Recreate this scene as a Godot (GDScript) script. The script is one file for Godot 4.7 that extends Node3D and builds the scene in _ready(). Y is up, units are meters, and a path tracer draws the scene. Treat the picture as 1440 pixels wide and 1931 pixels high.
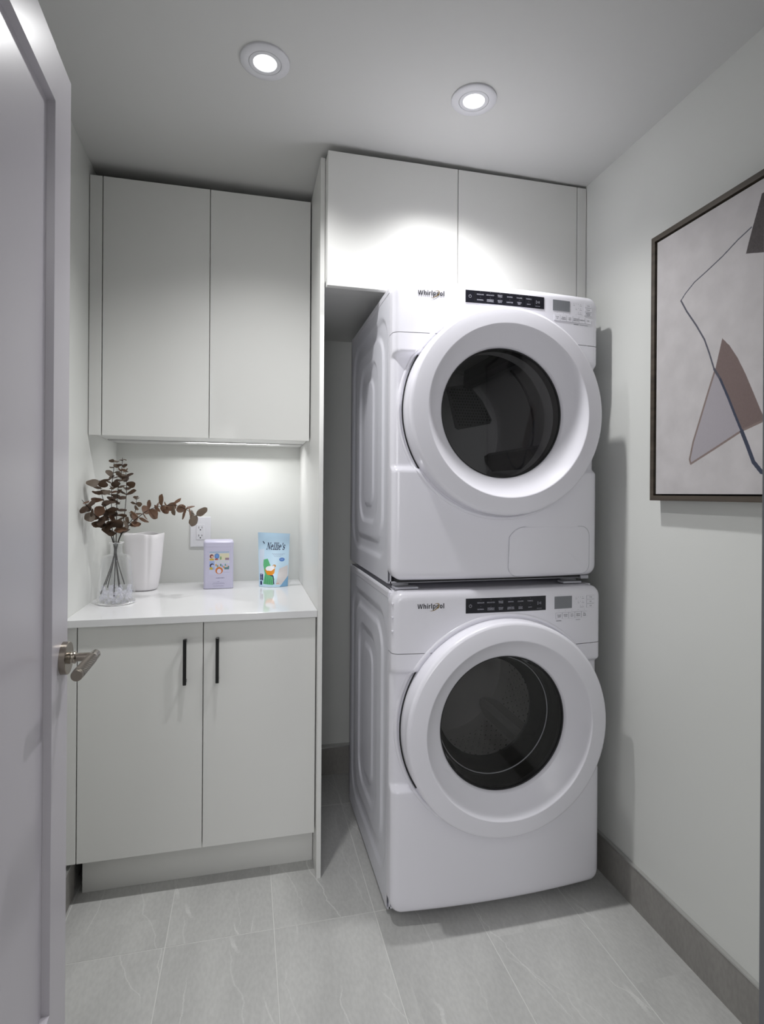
extends Node3D
# A small laundry room seen from its doorway. Units are metres, y is up; the floor is at FLOOR_Y.

const FLOOR_BACK := -2.584
const LEFT := -0.538
const RIGHT := 1.193
const FLOOR_Y := -0.014
const CEIL := 2.3936
const FRONT := -0.42          # inner face of the wall with the doorway

var used := {}
var M := {}

# ---------------------------------------------------------------- naming and tagging
func numbered(called: String) -> String:
	if not used.has(called):
		used[called] = 0
		return called
	used[called] += 1
	return "%s_%03d" % [called, used[called]]

func tag(o: Node3D, label: String, category: String, group := "") -> void:
	o.set_meta("label", label)
	o.set_meta("category", category)
	if group != "":
		o.set_meta("group", group)

func thing(called: String, at: Vector3, label: String, category: String, group := "") -> Node3D:
	var o := Node3D.new()
	o.name = numbered(called)
	o.position = at
	add_child(o, true)
	tag(o, label, category, group)
	return o

func piece(called: String, mesh: Mesh, mat: Material, parent: Node3D, at := Vector3.ZERO) -> MeshInstance3D:
	var o := MeshInstance3D.new()
	o.name = numbered(called) if parent == self else called
	o.mesh = mesh
	o.material_override = mat
	o.position = at
	parent.add_child(o, true)
	return o

func struct(called: String, mesh: Mesh, mat: Material, at := Vector3.ZERO) -> MeshInstance3D:
	var o := piece(called, mesh, mat, self, at)
	o.set_meta("kind", "structure")
	return o

# ---------------------------------------------------------------- mesh helpers
func begin() -> SurfaceTool:
	var st := SurfaceTool.new()
	st.begin(Mesh.PRIMITIVE_TRIANGLES)
	st.set_smooth_group(-1)
	return st

func done(st: SurfaceTool) -> ArrayMesh:
	st.generate_normals()
	return st.commit()

func tri(st: SurfaceTool, a: Vector3, b: Vector3, c: Vector3) -> void:
	st.add_vertex(a)
	st.add_vertex(b)
	st.add_vertex(c)

func quad(st: SurfaceTool, a: Vector3, b: Vector3, c: Vector3, d: Vector3) -> void:
	tri(st, a, b, c)
	tri(st, a, c, d)

func tri_out(st: SurfaceTool, a: Vector3, b: Vector3, c: Vector3, centre: Vector3) -> void:
	# winds the triangle clockwise as seen from outside
	if (b - a).cross(c - a).dot((a + b + c) / 3.0 - centre) > 0.0:
		tri(st, a, c, b)
	else:
		tri(st, a, b, c)

func quad_out(st: SurfaceTool, a: Vector3, b: Vector3, c: Vector3, d: Vector3, centre: Vector3) -> void:
	tri_out(st, a, b, c, centre)
	tri_out(st, a, c, d, centre)

# a box from lo to hi with chamfered edges
func add_box(st: SurfaceTool, lo: Vector3, hi: Vector3, ch := 0.0) -> void:
	var c := (lo + hi) / 2.0
	var h := (hi - lo) / 2.0
	ch = minf(ch, minf(h.x, minf(h.y, h.z)) * 0.6)
	st.set_smooth_group(-1)
	for axis in 3:
		for s in [-1.0, 1.0]:
			var p := []
			var u := (axis + 1) % 3
			var v := (axis + 2) % 3
			for k in [[-1, -1], [1, -1], [1, 1], [-1, 1]]:
				var q := Vector3.ZERO
				q[axis] = s * h[axis]
				q[u] = k[0] * (h[u] - ch)
				q[v] = k[1] * (h[v] - ch)
				p.append(c + q)
			quad_out(st, p[0], p[1], p[2], p[3], c)
	if ch <= 0.0:
		return
	for axis in 3:
		var u := (axis + 1) % 3
		var v := (axis + 2) % 3
		for su in [-1.0, 1.0]:
			for sv in [-1.0, 1.0]:
				var p := []
				for k in [[-1, 0], [1, 0], [1, 1], [-1, 1]]:
					var q := Vector3.ZERO
					q[axis] = k[0] * (h[axis] - ch)
					q[u] = su * (h[u] - (ch if k[1] == 1 else 0.0))
					q[v] = sv * (h[v] - (0.0 if k[1] == 1 else ch))
					p.append(c + q)
				quad_out(st, p[0], p[1], p[2], p[3], c)
	for sx in [-1.0, 1.0]:
		for sy in [-1.0, 1.0]:
			for sz in [-1.0, 1.0]:
				var k := Vector3(sx, sy, sz)
				var e := h - Vector3(ch, ch, ch)
				tri_out(st, c + Vector3(h.x, e.y, e.z) * k, c + Vector3(e.x, h.y, e.z) * k, c + Vector3(e.x, e.y, h.z) * k, c)

func box(lo: Vector3, hi: Vector3, ch := 0.0) -> ArrayMesh:
	var st := begin()
	add_box(st, lo, hi, ch)
	return done(st)

# a profile of (radius, along) turned about an axis through at; the outside is to the right when walking along it
func add_lathe(st: SurfaceTool, profile: Array, axis := Vector3.UP, at := Vector3.ZERO, segs := 48, flip := false, group := 0) -> void:
	var side := axis.cross(Vector3(0.31, 0.2, 0.93)).normalized()
	if absf(axis.y) > 0.9:
		side = Vector3.RIGHT
	elif absf(axis.z) > 0.9:
		side = Vector3.RIGHT
	var other := axis.cross(side).normalized()
	st.set_smooth_group(group)
	var rings := []
	for p in profile:
		var ring := PackedVector3Array()
		for k in segs:
			var a := TAU * k / segs
			ring.append(at + axis * float(p.y) + (side * cos(a) + other * sin(a)) * float(p.x))
		rings.append(ring)
	for i in rings.size() - 1:
		for k in segs:
			var n := (k + 1) % segs
			var a: Vector3 = rings[i][k]
			var b: Vector3 = rings[i][n]
			var c: Vector3 = rings[i + 1][n]
			var d: Vector3 = rings[i + 1][k]
			if flip:
				if a != b: tri(st, a, b, c)
				if c != d: tri(st, a, c, d)
			else:
				if a != b: tri(st, a, c, b)
				if c != d: tri(st, a, d, c)

func lathe(profile: Array, axis := Vector3.UP, at := Vector3.ZERO, segs := 48, flip := false) -> ArrayMesh:
	var st := begin()
	add_lathe(st, profile, axis, at, segs, flip)
	return done(st)

# profile with hard corners: each stretch is smooth by itself
func lathe_parts(parts: Array, axis := Vector3.UP, at := Vector3.ZERO, segs := 48, flip := false) -> ArrayMesh:
	var st := begin()
	for i in parts.size():
		add_lathe(st, parts[i], axis, at, segs, flip, i)
	return done(st)

func add_tube(st: SurfaceTool, pts: Array, r0: float, r1: float, segs := 8, group := 0) -> void:
	st.set_smooth_group(group)
	var rings := []
	var last := Vector3(0.3, 0.1, 0.9)
	for i in pts.size():
		var d: Vector3 = (pts[mini(i + 1, pts.size() - 1)] - pts[maxi(i - 1, 0)]).normalized()
		var s := (last - d * last.dot(d)).normalized()
		last = s
		var o := d.cross(s)
		var r := lerpf(r0, r1, float(i) / maxf(1.0, pts.size() - 1))
		var ring := PackedVector3Array()
		for k in segs:
			var a := TAU * k / segs
			ring.append(pts[i] + (s * cos(a) + o * sin(a)) * r)
		rings.append(ring)
	for i in rings.size() - 1:
		for k in segs:
			var n := (k + 1) % segs
			quad(st, rings[i][k], rings[i + 1][k], rings[i + 1][n], rings[i][n])
	for e in [0, rings.size() - 1]:
		for k in range(1, segs - 1):
			if e == 0:
				tri(st, rings[e][0], rings[e][k], rings[e][k + 1])
			else:
				tri(st, rings[e][0], rings[e][k + 1], rings[e][k])

func smooth_path(pts: Array, per := 5) -> Array:
	var out := []
	for i in pts.size() - 1:
		var p0: Vector3 = pts[maxi(i - 1, 0)]
		var p3: Vector3 = pts[mini(i + 2, pts.size() - 1)]
		for k in per:
			out.append(pts[i].cubic_interpolate(pts[i + 1], p0, p3, float(k) / per))
	out.append(pts[-1])
	return out

func ramp(a: float, b: float, x: float) -> float:
	return smoothstep(a, b, x)

# a flat polygon (in x, y) with thickness towards +z
func prism(poly: PackedVector2Array, z0: float, z1: float) -> ArrayMesh:
	var st := begin()
	var idx := Geometry2D.triangulate_polygon(poly)
	var mid := Vector3(0, 0, (z0 + z1) / 2)
	for p in poly:
		mid += Vector3(p.x, p.y, 0) / poly.size()
	for i in range(0, idx.size(), 3):
		for z in [z0, z1]:
			var a := Vector3(poly[idx[i]].x, poly[idx[i]].y, z)
			var b := Vector3(poly[idx[i + 1]].x, poly[idx[i + 1]].y, z)
			var c := Vector3(poly[idx[i + 2]].x, poly[idx[i + 2]].y, z)
			if ((b - a).cross(c - a).z > 0) == (z == z1):
				tri(st, a, c, b)
			else:
				tri(st, a, b, c)
	for i in poly.size():
		var p := poly[i]
		var q := poly[(i + 1) % poly.size()]
		quad_out(st, Vector3(p.x, p.y, z0), Vector3(q.x, q.y, z0), Vector3(q.x, q.y, z1), Vector3(p.x, p.y, z1), mid)
	return done(st)

func round_rect(x0: float, y0: float, x1: float, y1: float, r: float, per := 6) -> PackedVector2Array:
	var out := PackedVector2Array()
	for c in [[x1 - r, y1 - r, 0.0], [x0 + r, y1 - r, 90.0], [x0 + r, y0 + r, 180.0], [x1 - r, y0 + r, 270.0]]:
		for k in per + 1:
			var a := deg_to_rad(c[2] + 90.0 * k / per)
			out.append(Vector2(c[0] + cos(a) * r, c[1] + sin(a) * r))
	return out

# flat lettering: the text fitted into a width and height about (x, y), each vertex laid onto a surface by put(x, y)
func add_text(st: SurfaceTool, words: String, font: Font, x: float, y: float, height: float, width: float, put: Callable, slant := 0.0) -> void:
	var tm := TextMesh.new()
	tm.text = words
	tm.font = font
	tm.font_size = 32
	tm.pixel_size = 0.01
	tm.depth = 0.0
	tm.curve_step = 2.0
	var arr := tm.get_mesh_arrays()
	if arr.is_empty():
		return
	var v: PackedVector3Array = arr[Mesh.ARRAY_VERTEX]
	if v.is_empty():
		return
	var ix: PackedInt32Array = arr[Mesh.ARRAY_INDEX]
	var lo := v[0]
	var hi := v[0]
	for p in v:
		lo = lo.min(p)
		hi = hi.max(p)
	var k := height / maxf(hi.y - lo.y, 1e-6)
	var kx := k
	if width > 0.0:
		kx = minf(k, width / maxf(hi.x - lo.x, 1e-6))
	var c := (lo + hi) / 2.0
	st.set_smooth_group(-1)
	for i in ix:
		var p := v[i]
		var py := (p.y - c.y) * k
		st.add_vertex(put.call(x + (p.x - c.x) * kx + py * slant, y + py))

# ---------------------------------------------------------------- materials
func mat(called: String, colour: Color, rough := 0.5, metal := 0.0, spec := 0.5) -> StandardMaterial3D:
	var m := StandardMaterial3D.new()
	m.resource_name = called
	m.albedo_color = colour
	m.roughness = rough
	m.metallic = metal
	m.metallic_specular = spec
	m.cull_mode = BaseMaterial3D.CULL_DISABLED
	M[called] = m
	return m

func pane(called: String, colour: Color, rough := 0.02) -> StandardMaterial3D:
	var m := mat(called, colour, rough)
	m.transparency = BaseMaterial3D.TRANSPARENCY_ALPHA
	return m

func lamp(called: String, energy: float) -> StandardMaterial3D:
	var m := mat(called, Color(1, 1, 1), 0.4)
	m.emission_enabled = true
	m.emission = Color(1, 1, 1)
	m.emission_energy_multiplier = energy
	return m

func stone_picture(seed_: int, base: Color, vein: Color, amount: float) -> ImageTexture:
	var n := 640
	var broad := FastNoiseLite.new()
	broad.seed = seed_
	broad.frequency = 0.006
	broad.fractal_octaves = 5
	var grain := FastNoiseLite.new()
	grain.seed = seed_ + 9
	grain.frequency = 0.11
	grain.fractal_octaves = 3
	var img := Image.create(n, n, false, Image.FORMAT_RGB8)
	for j in n:
		for i in n:
			var fx := float(i)
			var fy := float(j)
			# streaks run along the second axis, a little aslant
			var b := broad.get_noise_2d(fx * 1.0 + fy * 0.25, fy * 0.32)
			var g := grain.get_noise_2d(fx, fy * 0.45)
			var c := base.lightened(0.0)
			var t := b * 0.055 + g * 0.03
			c = Color(clampf(base.r + t, 0, 1), clampf(base.g + t, 0, 1), clampf(base.b + t * 0.97, 0, 1))
			img.set_pixel(i, j, c)
	# thin pale veins that wander along the second axis, now and then forking or fading
	var rng := RandomNumberGenerator.new()
	rng.seed = seed_ * 7 + 1
	for k in 15:
		var x := rng.randf() * n
		var y := rng.randf() * n
		var lean := rng.randf_range(-0.05, 0.55)
		var wide := rng.randf_range(0.7, 1.5)
		var most := amount * rng.randf_range(0.45, 1.0)
		var run := int(rng.randf_range(120, 420))
		if k % 7 == 0:
			wide = rng.randf_range(2.5, 5.0)
			run = int(rng.randf_range(60, 150))
		var kink := 0.0
		for q in run:
			if rng.randf() < 0.06:
				kink = rng.randf_range(-1.3, 1.1)
			kink *= 0.93
			x += lean + kink * 0.6 + rng.randf_range(-0.35, 0.35)
			y += 1.0
			var fade := most * minf(1.0, minf(q, run - q) / 30.0) * rng.randf_range(0.6, 1.0)
			var half := wide * rng.randf_range(0.7, 1.2)
			for dx in range(-int(half + 1.5), int(half + 2.5)):
				var cover := clampf(half - absf(dx) + 0.5, 0.0, 1.0)
				if cover > 0.0:
					var px := posmod(int(x) + dx, n)
					var py := posmod(int(y), n)
					img.set_pixel(px, py, img.get_pixel(px, py).lerp(vein, cover * fade))
	return ImageTexture.create_from_image(img)

func stone(called: String, tex: Texture2D, offset: Vector3, tint: Color, rough := 0.42) -> StandardMaterial3D:
	var m := mat(called, tint, rough)
	m.albedo_texture = tex
	m.uv1_triplanar = true
	m.uv1_scale = Vector3(1.15, 1.15, 1.15)
	m.uv1_offset = offset
	return m

func wood(called: String, a: Color, b: Color) -> StandardMaterial3D:
	var fine := FastNoiseLite.new()
	fine.seed = 4
	fine.frequency = 0.02
	fine.fractal_octaves = 4
	var img := Image.create(256, 256, false, Image.FORMAT_RGB8)
	for j in 256:
		for i in 256:
			var t := clampf(0.5 + 0.9 * fine.get_noise_2d(i * 0.12, j * 2.6), 0, 1)
			img.set_pixel(i, j, a.lerp(b, t))
	var m := mat(called, Color.WHITE, 0.5)
	m.albedo_texture = ImageTexture.create_from_image(img)
	m.uv1_triplanar = true
	m.uv1_scale = Vector3(2.2, 2.2, 2.2)
	return m

func make_materials() -> void:
	mat("wall_paint", Color(0.885, 0.89, 0.877), 0.42, 0.0, 0.4)
	mat("ceiling_paint", Color(0.825, 0.825, 0.82), 0.6, 0.0, 0.3)
	mat("cabinet_paint", Color(0.895, 0.895, 0.885), 0.40, 0.0, 0.45)
	mat("cabinet_inside", Color(0.30, 0.30, 0.29), 0.7)
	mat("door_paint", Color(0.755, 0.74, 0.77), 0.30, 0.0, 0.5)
	mat("trim_paint", Color(0.40, 0.405, 0.42), 0.45)
	mat("quartz", Color(0.90, 0.90, 0.905), 0.07, 0.0, 0.55)
	mat("appliance", Color(0.925, 0.92, 0.95), 0.22, 0.0, 0.5)
	mat("appliance_steel", Color(0.90, 0.90, 0.93), 0.30, 0.0, 0.5)
	mat("gasket", Color(0.11, 0.11, 0.12), 0.55)
	mat("black_plastic", Color(0.06, 0.06, 0.065), 0.4)
	mat("console_black", Color(0.115, 0.115, 0.145), 0.16)
	mat("console_gap", Color(0.03, 0.03, 0.04), 0.5)
	mat("console_print", Color(0.66, 0.66, 0.70), 0.5)
	mat("grey_print", Color(0.42, 0.42, 0.45), 0.5)
	mat("display", Color(0.50, 0.51, 0.53), 0.25)
	mat("button_edge", Color(0.72, 0.72, 0.75), 0.4)
	mat("logo_chrome", Color(0.20, 0.20, 0.22), 0.3, 0.5)
	mat("logo_gold", Color(0.62, 0.52, 0.33), 0.3, 0.7)
	mat("drum", Color(0.66, 0.66, 0.67), 0.45, 0.0)
	mat("drum_steel", Color(0.74, 0.73, 0.73), 0.34, 0.35)
	mat("baffle", Color(0.26, 0.26, 0.27), 0.4)
	mat("grille", Color(0.38, 0.38, 0.39), 0.5)
	mat("hole", Color(0.05, 0.05, 0.05), 0.7)
	pane("dryer_glass", Color(0.03, 0.03, 0.035, 0.34), 0.03)
	pane("washer_glass", Color(0.02, 0.02, 0.025, 0.28), 0.03)
	pane("bowl_glass", Color(0.16, 0.16, 0.165, 0.14), 0.02)
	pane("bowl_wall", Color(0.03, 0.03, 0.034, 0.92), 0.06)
	mat("black_metal", Color(0.035, 0.035, 0.038), 0.32)
	mat("nickel", Color(0.60, 0.57, 0.53), 0.26, 1.0)
	mat("knurl", Color(0.46, 0.43, 0.40), 0.38, 1.0)
	mat("white_plastic", Color(0.90, 0.90, 0.92), 0.3)
	mat("slot", Color(0.05, 0.05, 0.05), 0.6)
	mat("ceramic", Color(0.90, 0.89, 0.90), 0.28)
	pane("vase_glass", Color(0.9, 0.92, 0.94, 0.035), 0.0)
	var vg := mat("thick_glass", Color(1, 1, 1, 0.0), 0.0)
	vg.refraction_enabled = true
	vg.refraction_scale = 0.05
	vg.cull_mode = BaseMaterial3D.CULL_BACK
	pane("acrylic", Color(0.93, 0.93, 0.98, 0.30), 0.02)
	mat("stem", Color(0.13, 0.095, 0.075), 0.7)
	mat("leaf_dark", Color(0.225, 0.165, 0.13), 0.65)
	mat("leaf_brown", Color(0.40, 0.29, 0.225), 0.65)
	mat("leaf_grey", Color(0.40, 0.36, 0.32), 0.65)
	for k in ["leaf_dark", "leaf_brown", "leaf_grey"]:
		M[k].backlight_enabled = true
		M[k].backlight = Color(0.35, 0.28, 0.22)
	mat("tin_paint", Color(0.80, 0.79, 0.88), 0.30)
	mat("tin_text", Color(0.36, 0.35, 0.52), 0.5)
	mat("pouch_navy", Color(0.06, 0.10, 0.26), 0.4)
	mat("canvas_edge", Color(0.85, 0.83, 0.82), 0.8)
	mat("frame_gap", Color(0.03, 0.028, 0.025), 0.8)
	wood("frame_wood", Color(0.235, 0.205, 0.175), Color(0.33, 0.295, 0.255))
	mat("light_trim", Color(0.86, 0.86, 0.88), 0.4)
	mat("light_seam", Color(0.5, 0.5, 0.52), 0.6)
	mat("strip_channel", Color(0.80, 0.80, 0.80), 0.4)
	lamp("lens_glow", 2.4)
	lamp("strip_glow", 1.6)
	lamp("fill_glow", 2.0)  # glow of the two added fill panels behind the camera
	mat("metal_edge", Color(0.78, 0.78, 0.77), 0.3, 0.6)
	mat("grout", Color(0.86, 0.86, 0.85), 0.8)

# ---------------------------------------------------------------- the scene
func _ready() -> void:
	set_up_view()
	make_materials()
	build_room()
	build_tiles()
	build_door()
	build_downlights()
	build_cabinets()
	build_machines()
	build_counter_things()
	build_painting()

func set_up_view() -> void:
	var cam := Camera3D.new()
	cam.name = "camera"
	var f := 1061.14
	cam.projection = Camera3D.PROJECTION_FRUSTUM
	cam.near = 0.05
	cam.far = 30.0
	cam.size = cam.near * 1931.0 / f
	cam.frustum_offset = Vector2(0, (930.46 - 965.5) / f * cam.near)
	cam.basis = Basis(Vector3.UP, deg_to_rad(-13.502)) * Basis(Vector3.BACK, deg_to_rad(0.38))
	cam.position = Vector3(0, 1.2733, 0)
	add_child(cam)
	cam.current = true
	var we := WorldEnvironment.new()
	we.name = "environment"
	var e := Environment.new()
	e.background_mode = Environment.BG_COLOR
	e.background_color = Color(0.02, 0.02, 0.02)
	e.tonemap_mode = Environment.TONE_MAPPER_LINEAR
	e.tonemap_exposure = 0.745
	e.sdfgi_enabled = true
	e.ssao_enabled = true
	e.ssil_enabled = true
	we.environment = e
	add_child(we)
	# added fill light under the hall ceiling, out of view behind the camera
	var hall := AreaLight3D.new()
	hall.name = "added_hall_fill"
	hall.area_size = Vector2(0.9, 0.9)
	hall.light_energy = 0.3
	hall.light_color = Color(1.0, 0.99, 1.0)
	hall.area_range = 8.0
	hall.shadow_enabled = true
	hall.rotation_degrees = Vector3(-90, 0, 0)
	hall.position = Vector3(0.1, CEIL - 0.03, 0.75)
	add_child(hall)
	# added fill light behind the camera and to its left, for the machine fronts
	var rear_fill := AreaLight3D.new()
	rear_fill.name = "added_rear_fill"
	rear_fill.area_size = Vector2(0.75, 1.15)
	rear_fill.light_energy = 2.0
	rear_fill.light_color = Color(0.985, 0.985, 1.0)
	rear_fill.area_range = 9.0
	rear_fill.shadow_enabled = true
	rear_fill.position = Vector3(-0.58, 1.62, 1.66)
	add_child(rear_fill)

func spot(called: String, at: Vector3, aim: Vector3, energy: float, angle: float, soft: float, size: float) -> void:
	var l := SpotLight3D.new()
	l.name = called
	l.light_energy = energy
	l.spot_angle = angle
	l.spot_angle_attenuation = soft
	l.spot_attenuation = 2.0
	l.spot_range = 8.0
	l.light_size = size
	l.shadow_enabled = true
	l.position = at
	var up := Vector3.FORWARD if absf(aim.y) > 0.9 else Vector3.UP
	l.basis = Basis.looking_at(aim, up)
	add_child(l, true)

func ceil_at(x: float) -> float:
	return CEIL + (RIGHT - x) * 0.0175

func build_room() -> void:
	var w := 0.12
	var hx0 := -1.6
	var hx1 := 1.7
	var hz := 1.7
	struct("floor", box(Vector3(hx0, -0.12, FLOOR_BACK - w), Vector3(hx1, FLOOR_Y - 0.0012, hz + w)), M.grout)
	# the ceiling rises by a few centimetres towards the left
	var cs := begin()
	var cc := Vector3(0.3, CEIL + 0.07, -0.5)
	for q in [[0, 1, 3, 2], [4, 5, 7, 6], [0, 1, 5, 4], [2, 3, 7, 6], [0, 2, 6, 4], [1, 3, 7, 5]]:
		var v := []
		for k in q:
			var x := hx0 if k & 1 == 0 else hx1
			v.append(Vector3(x, ceil_at(x) + (0.12 if k & 2 else 0.0), FLOOR_BACK - w if k & 4 == 0 else hz + w))
		quad_out(cs, v[0], v[1], v[2], v[3], cc)
	struct("ceiling", done(cs), M.ceiling_paint)
	struct("wall_back", box(Vector3(LEFT - w, -0.12, FLOOR_BACK - w), Vector3(RIGHT + w, CEIL + 0.05, FLOOR_BACK)), M.wall_paint)
	struct("wall_left", box(Vector3(LEFT - w, -0.12, FLOOR_BACK), Vector3(LEFT, CEIL + 0.05, FRONT)), M.wall_paint)
	struct("wall_right", box(Vector3(RIGHT, -0.12, FLOOR_BACK), Vector3(RIGHT + w, CEIL + 0.05, FRONT)), M.wall_paint)
	# the wall with the doorway, in one piece
	var st := begin()
	add_box(st, Vector3(hx0, -0.12, FRONT), Vector3(-0.335, CEIL + 0.05, FRONT + w))
	add_box(st, Vector3(0.467, -0.12, FRONT), Vector3(hx1, CEIL + 0.05, FRONT + w))
	add_box(st, Vector3(-0.335, 2.06, FRONT), Vector3(0.467, CEIL + 0.05, FRONT + w))
	struct("wall_front", done(st), M.wall_paint)
	st = begin()
	add_box(st, Vector3(0.457, FLOOR_Y, FRONT), Vector3(0.467, 2.06, FRONT + w), 0.002)
	struct("trim_1", done(st), M.trim_paint).set_meta("label", "grey painted door jamb at the right edge of the doorway")
	# the hall behind the camera
	struct("wall_hall_left", box(Vector3(hx0 - w, -0.12, FRONT), Vector3(hx0, CEIL + 0.08, hz)), M.wall_paint)
	struct("wall_hall_right", box(Vector3(hx1, -0.12, FRONT), Vector3(hx1 + w, CEIL + 0.08, hz)), M.wall_paint)
	struct("wall_hall_rear", box(Vector3(hx0, -0.12, hz), Vector3(hx1, CEIL + 0.08, hz + w)), M.wall_paint)
	var g := struct("window_1", box(Vector3(-0.955, 1.045, hz - 0.022), Vector3(-0.205, 2.195, hz - 0.002)), M.fill_glow)  # added glowing panel, out of view, where the rear fill light sits
	g.set_meta("label", "added bright fill panel behind the camera, out of view, lighting the machine fronts")
	for r in [[-1.015, 0.985, -0.955, 2.255], [-0.205, 0.985, -0.145, 2.255], [-0.955, 0.985, -0.205, 1.045], [-0.955, 2.195, -0.205, 2.255]]:
		piece("added_panel_frame", box(Vector3(r[0], r[1], hz - 0.03), Vector3(r[2], r[3], hz), 0.002), M.door_paint, g)  # border round the added glowing panel
	var lp := piece("added_ceiling_light", box(Vector3(-0.35, CEIL - 0.018, 0.30), Vector3(0.55, CEIL - 0.001, 1.20), 0.002), M.fill_glow, self)  # added glowing panel for the fill light overhead, out of view
	tag(lp, "added flat square fill light panel on the hall ceiling, out of view behind the camera", "ceiling light")
	# skirting of the floor's own stone with a metal top edge
	var tex := stone_picture(77, Color(0.59, 0.58, 0.565), Color(0.60, 0.59, 0.58), 0.35)
	M["skirting"] = stone("skirting", tex, Vector3(0.3, 0.1, 0.2), Color(1, 1, 1), 0.5)
	var b := struct("baseboard_right", box(Vector3(RIGHT - 0.011, FLOOR_Y, FLOOR_BACK), Vector3(RIGHT, 0.108, FRONT)), M.skirting)
	var edge := piece("metal_edge", box(Vector3(RIGHT - 0.0125, 0.108, FLOOR_BACK), Vector3(RIGHT, 0.114, FRONT), 0.001), M.metal_edge, b)
	edge.set_meta("label", "thin pale metal strip along the top")
	b = struct("baseboard_back", box(Vector3(0.2481, FLOOR_Y, FLOOR_BACK), Vector3(RIGHT - 0.011, 0.108, FLOOR_BACK + 0.03)), M.skirting)
	piece("metal_edge", box(Vector3(0.2481, 0.108, FLOOR_BACK), Vector3(RIGHT - 0.0125, 0.114, FLOOR_BACK + 0.0315), 0.001), M.metal_edge, b)
	b = struct("baseboard_left", box(Vector3(LEFT, FLOOR_Y, -1.975), Vector3(LEFT + 0.011, 0.100, FRONT)), M.skirting)
	piece("metal_edge", box(Vector3(LEFT, 0.100, -1.975), Vector3(LEFT + 0.0125, 0.106, FRONT), 0.001), M.metal_edge, b)

func build_tiles() -> void:
	var root: Node3D = get_node("floor")
	var base := Color(0.765, 0.765, 0.757)
	var texs := [stone_picture(11, base, Color(0.90, 0.90, 0.89), 0.85), stone_picture(23, base, Color(0.90, 0.90, 0.89), 0.85)]
	var looks := []
	for k in 8:
		var off := Vector3(0.13 + 0.29 * k, 0.0, 0.41 + 0.37 * k)
		var t := 0.985 + 0.02 * ((k * 5) % 4) / 3.0
		looks.append(stone("floor_stone", texs[k % 2], off, Color(t, t, t)))
	var xs := [LEFT]
	for k in 6:
		xs.append(-0.520 + 0.3033 * k)
	xs.append(RIGHT)
	var zs := [FLOOR_BACK, -2.305, -1.688, -1.071, -0.454]
	var made := {}
	var n := 0
	for j in zs.size() - 1:
		for i in xs.size() - 1:
			var a := Vector2(xs[i], zs[j])
			var s := Vector2(xs[i + 1] - xs[i], zs[j + 1] - zs[j])
			var key := "%.3f %.3f" % [s.x, s.y]
			var g := 0.0014
			if not made.has(key):
				made[key] = box(Vector3(g - s.x / 2, -0.010, g - s.y / 2), Vector3(s.x / 2 - g, 0.0, s.y / 2 - g), 0.0006)
			piece("tile", made[key], looks[(i * 3 + j * 5 + (i * j) % 3) % 8], root, Vector3(a.x + s.x / 2, FLOOR_Y, a.y + s.y / 2))
			n += 1

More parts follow.
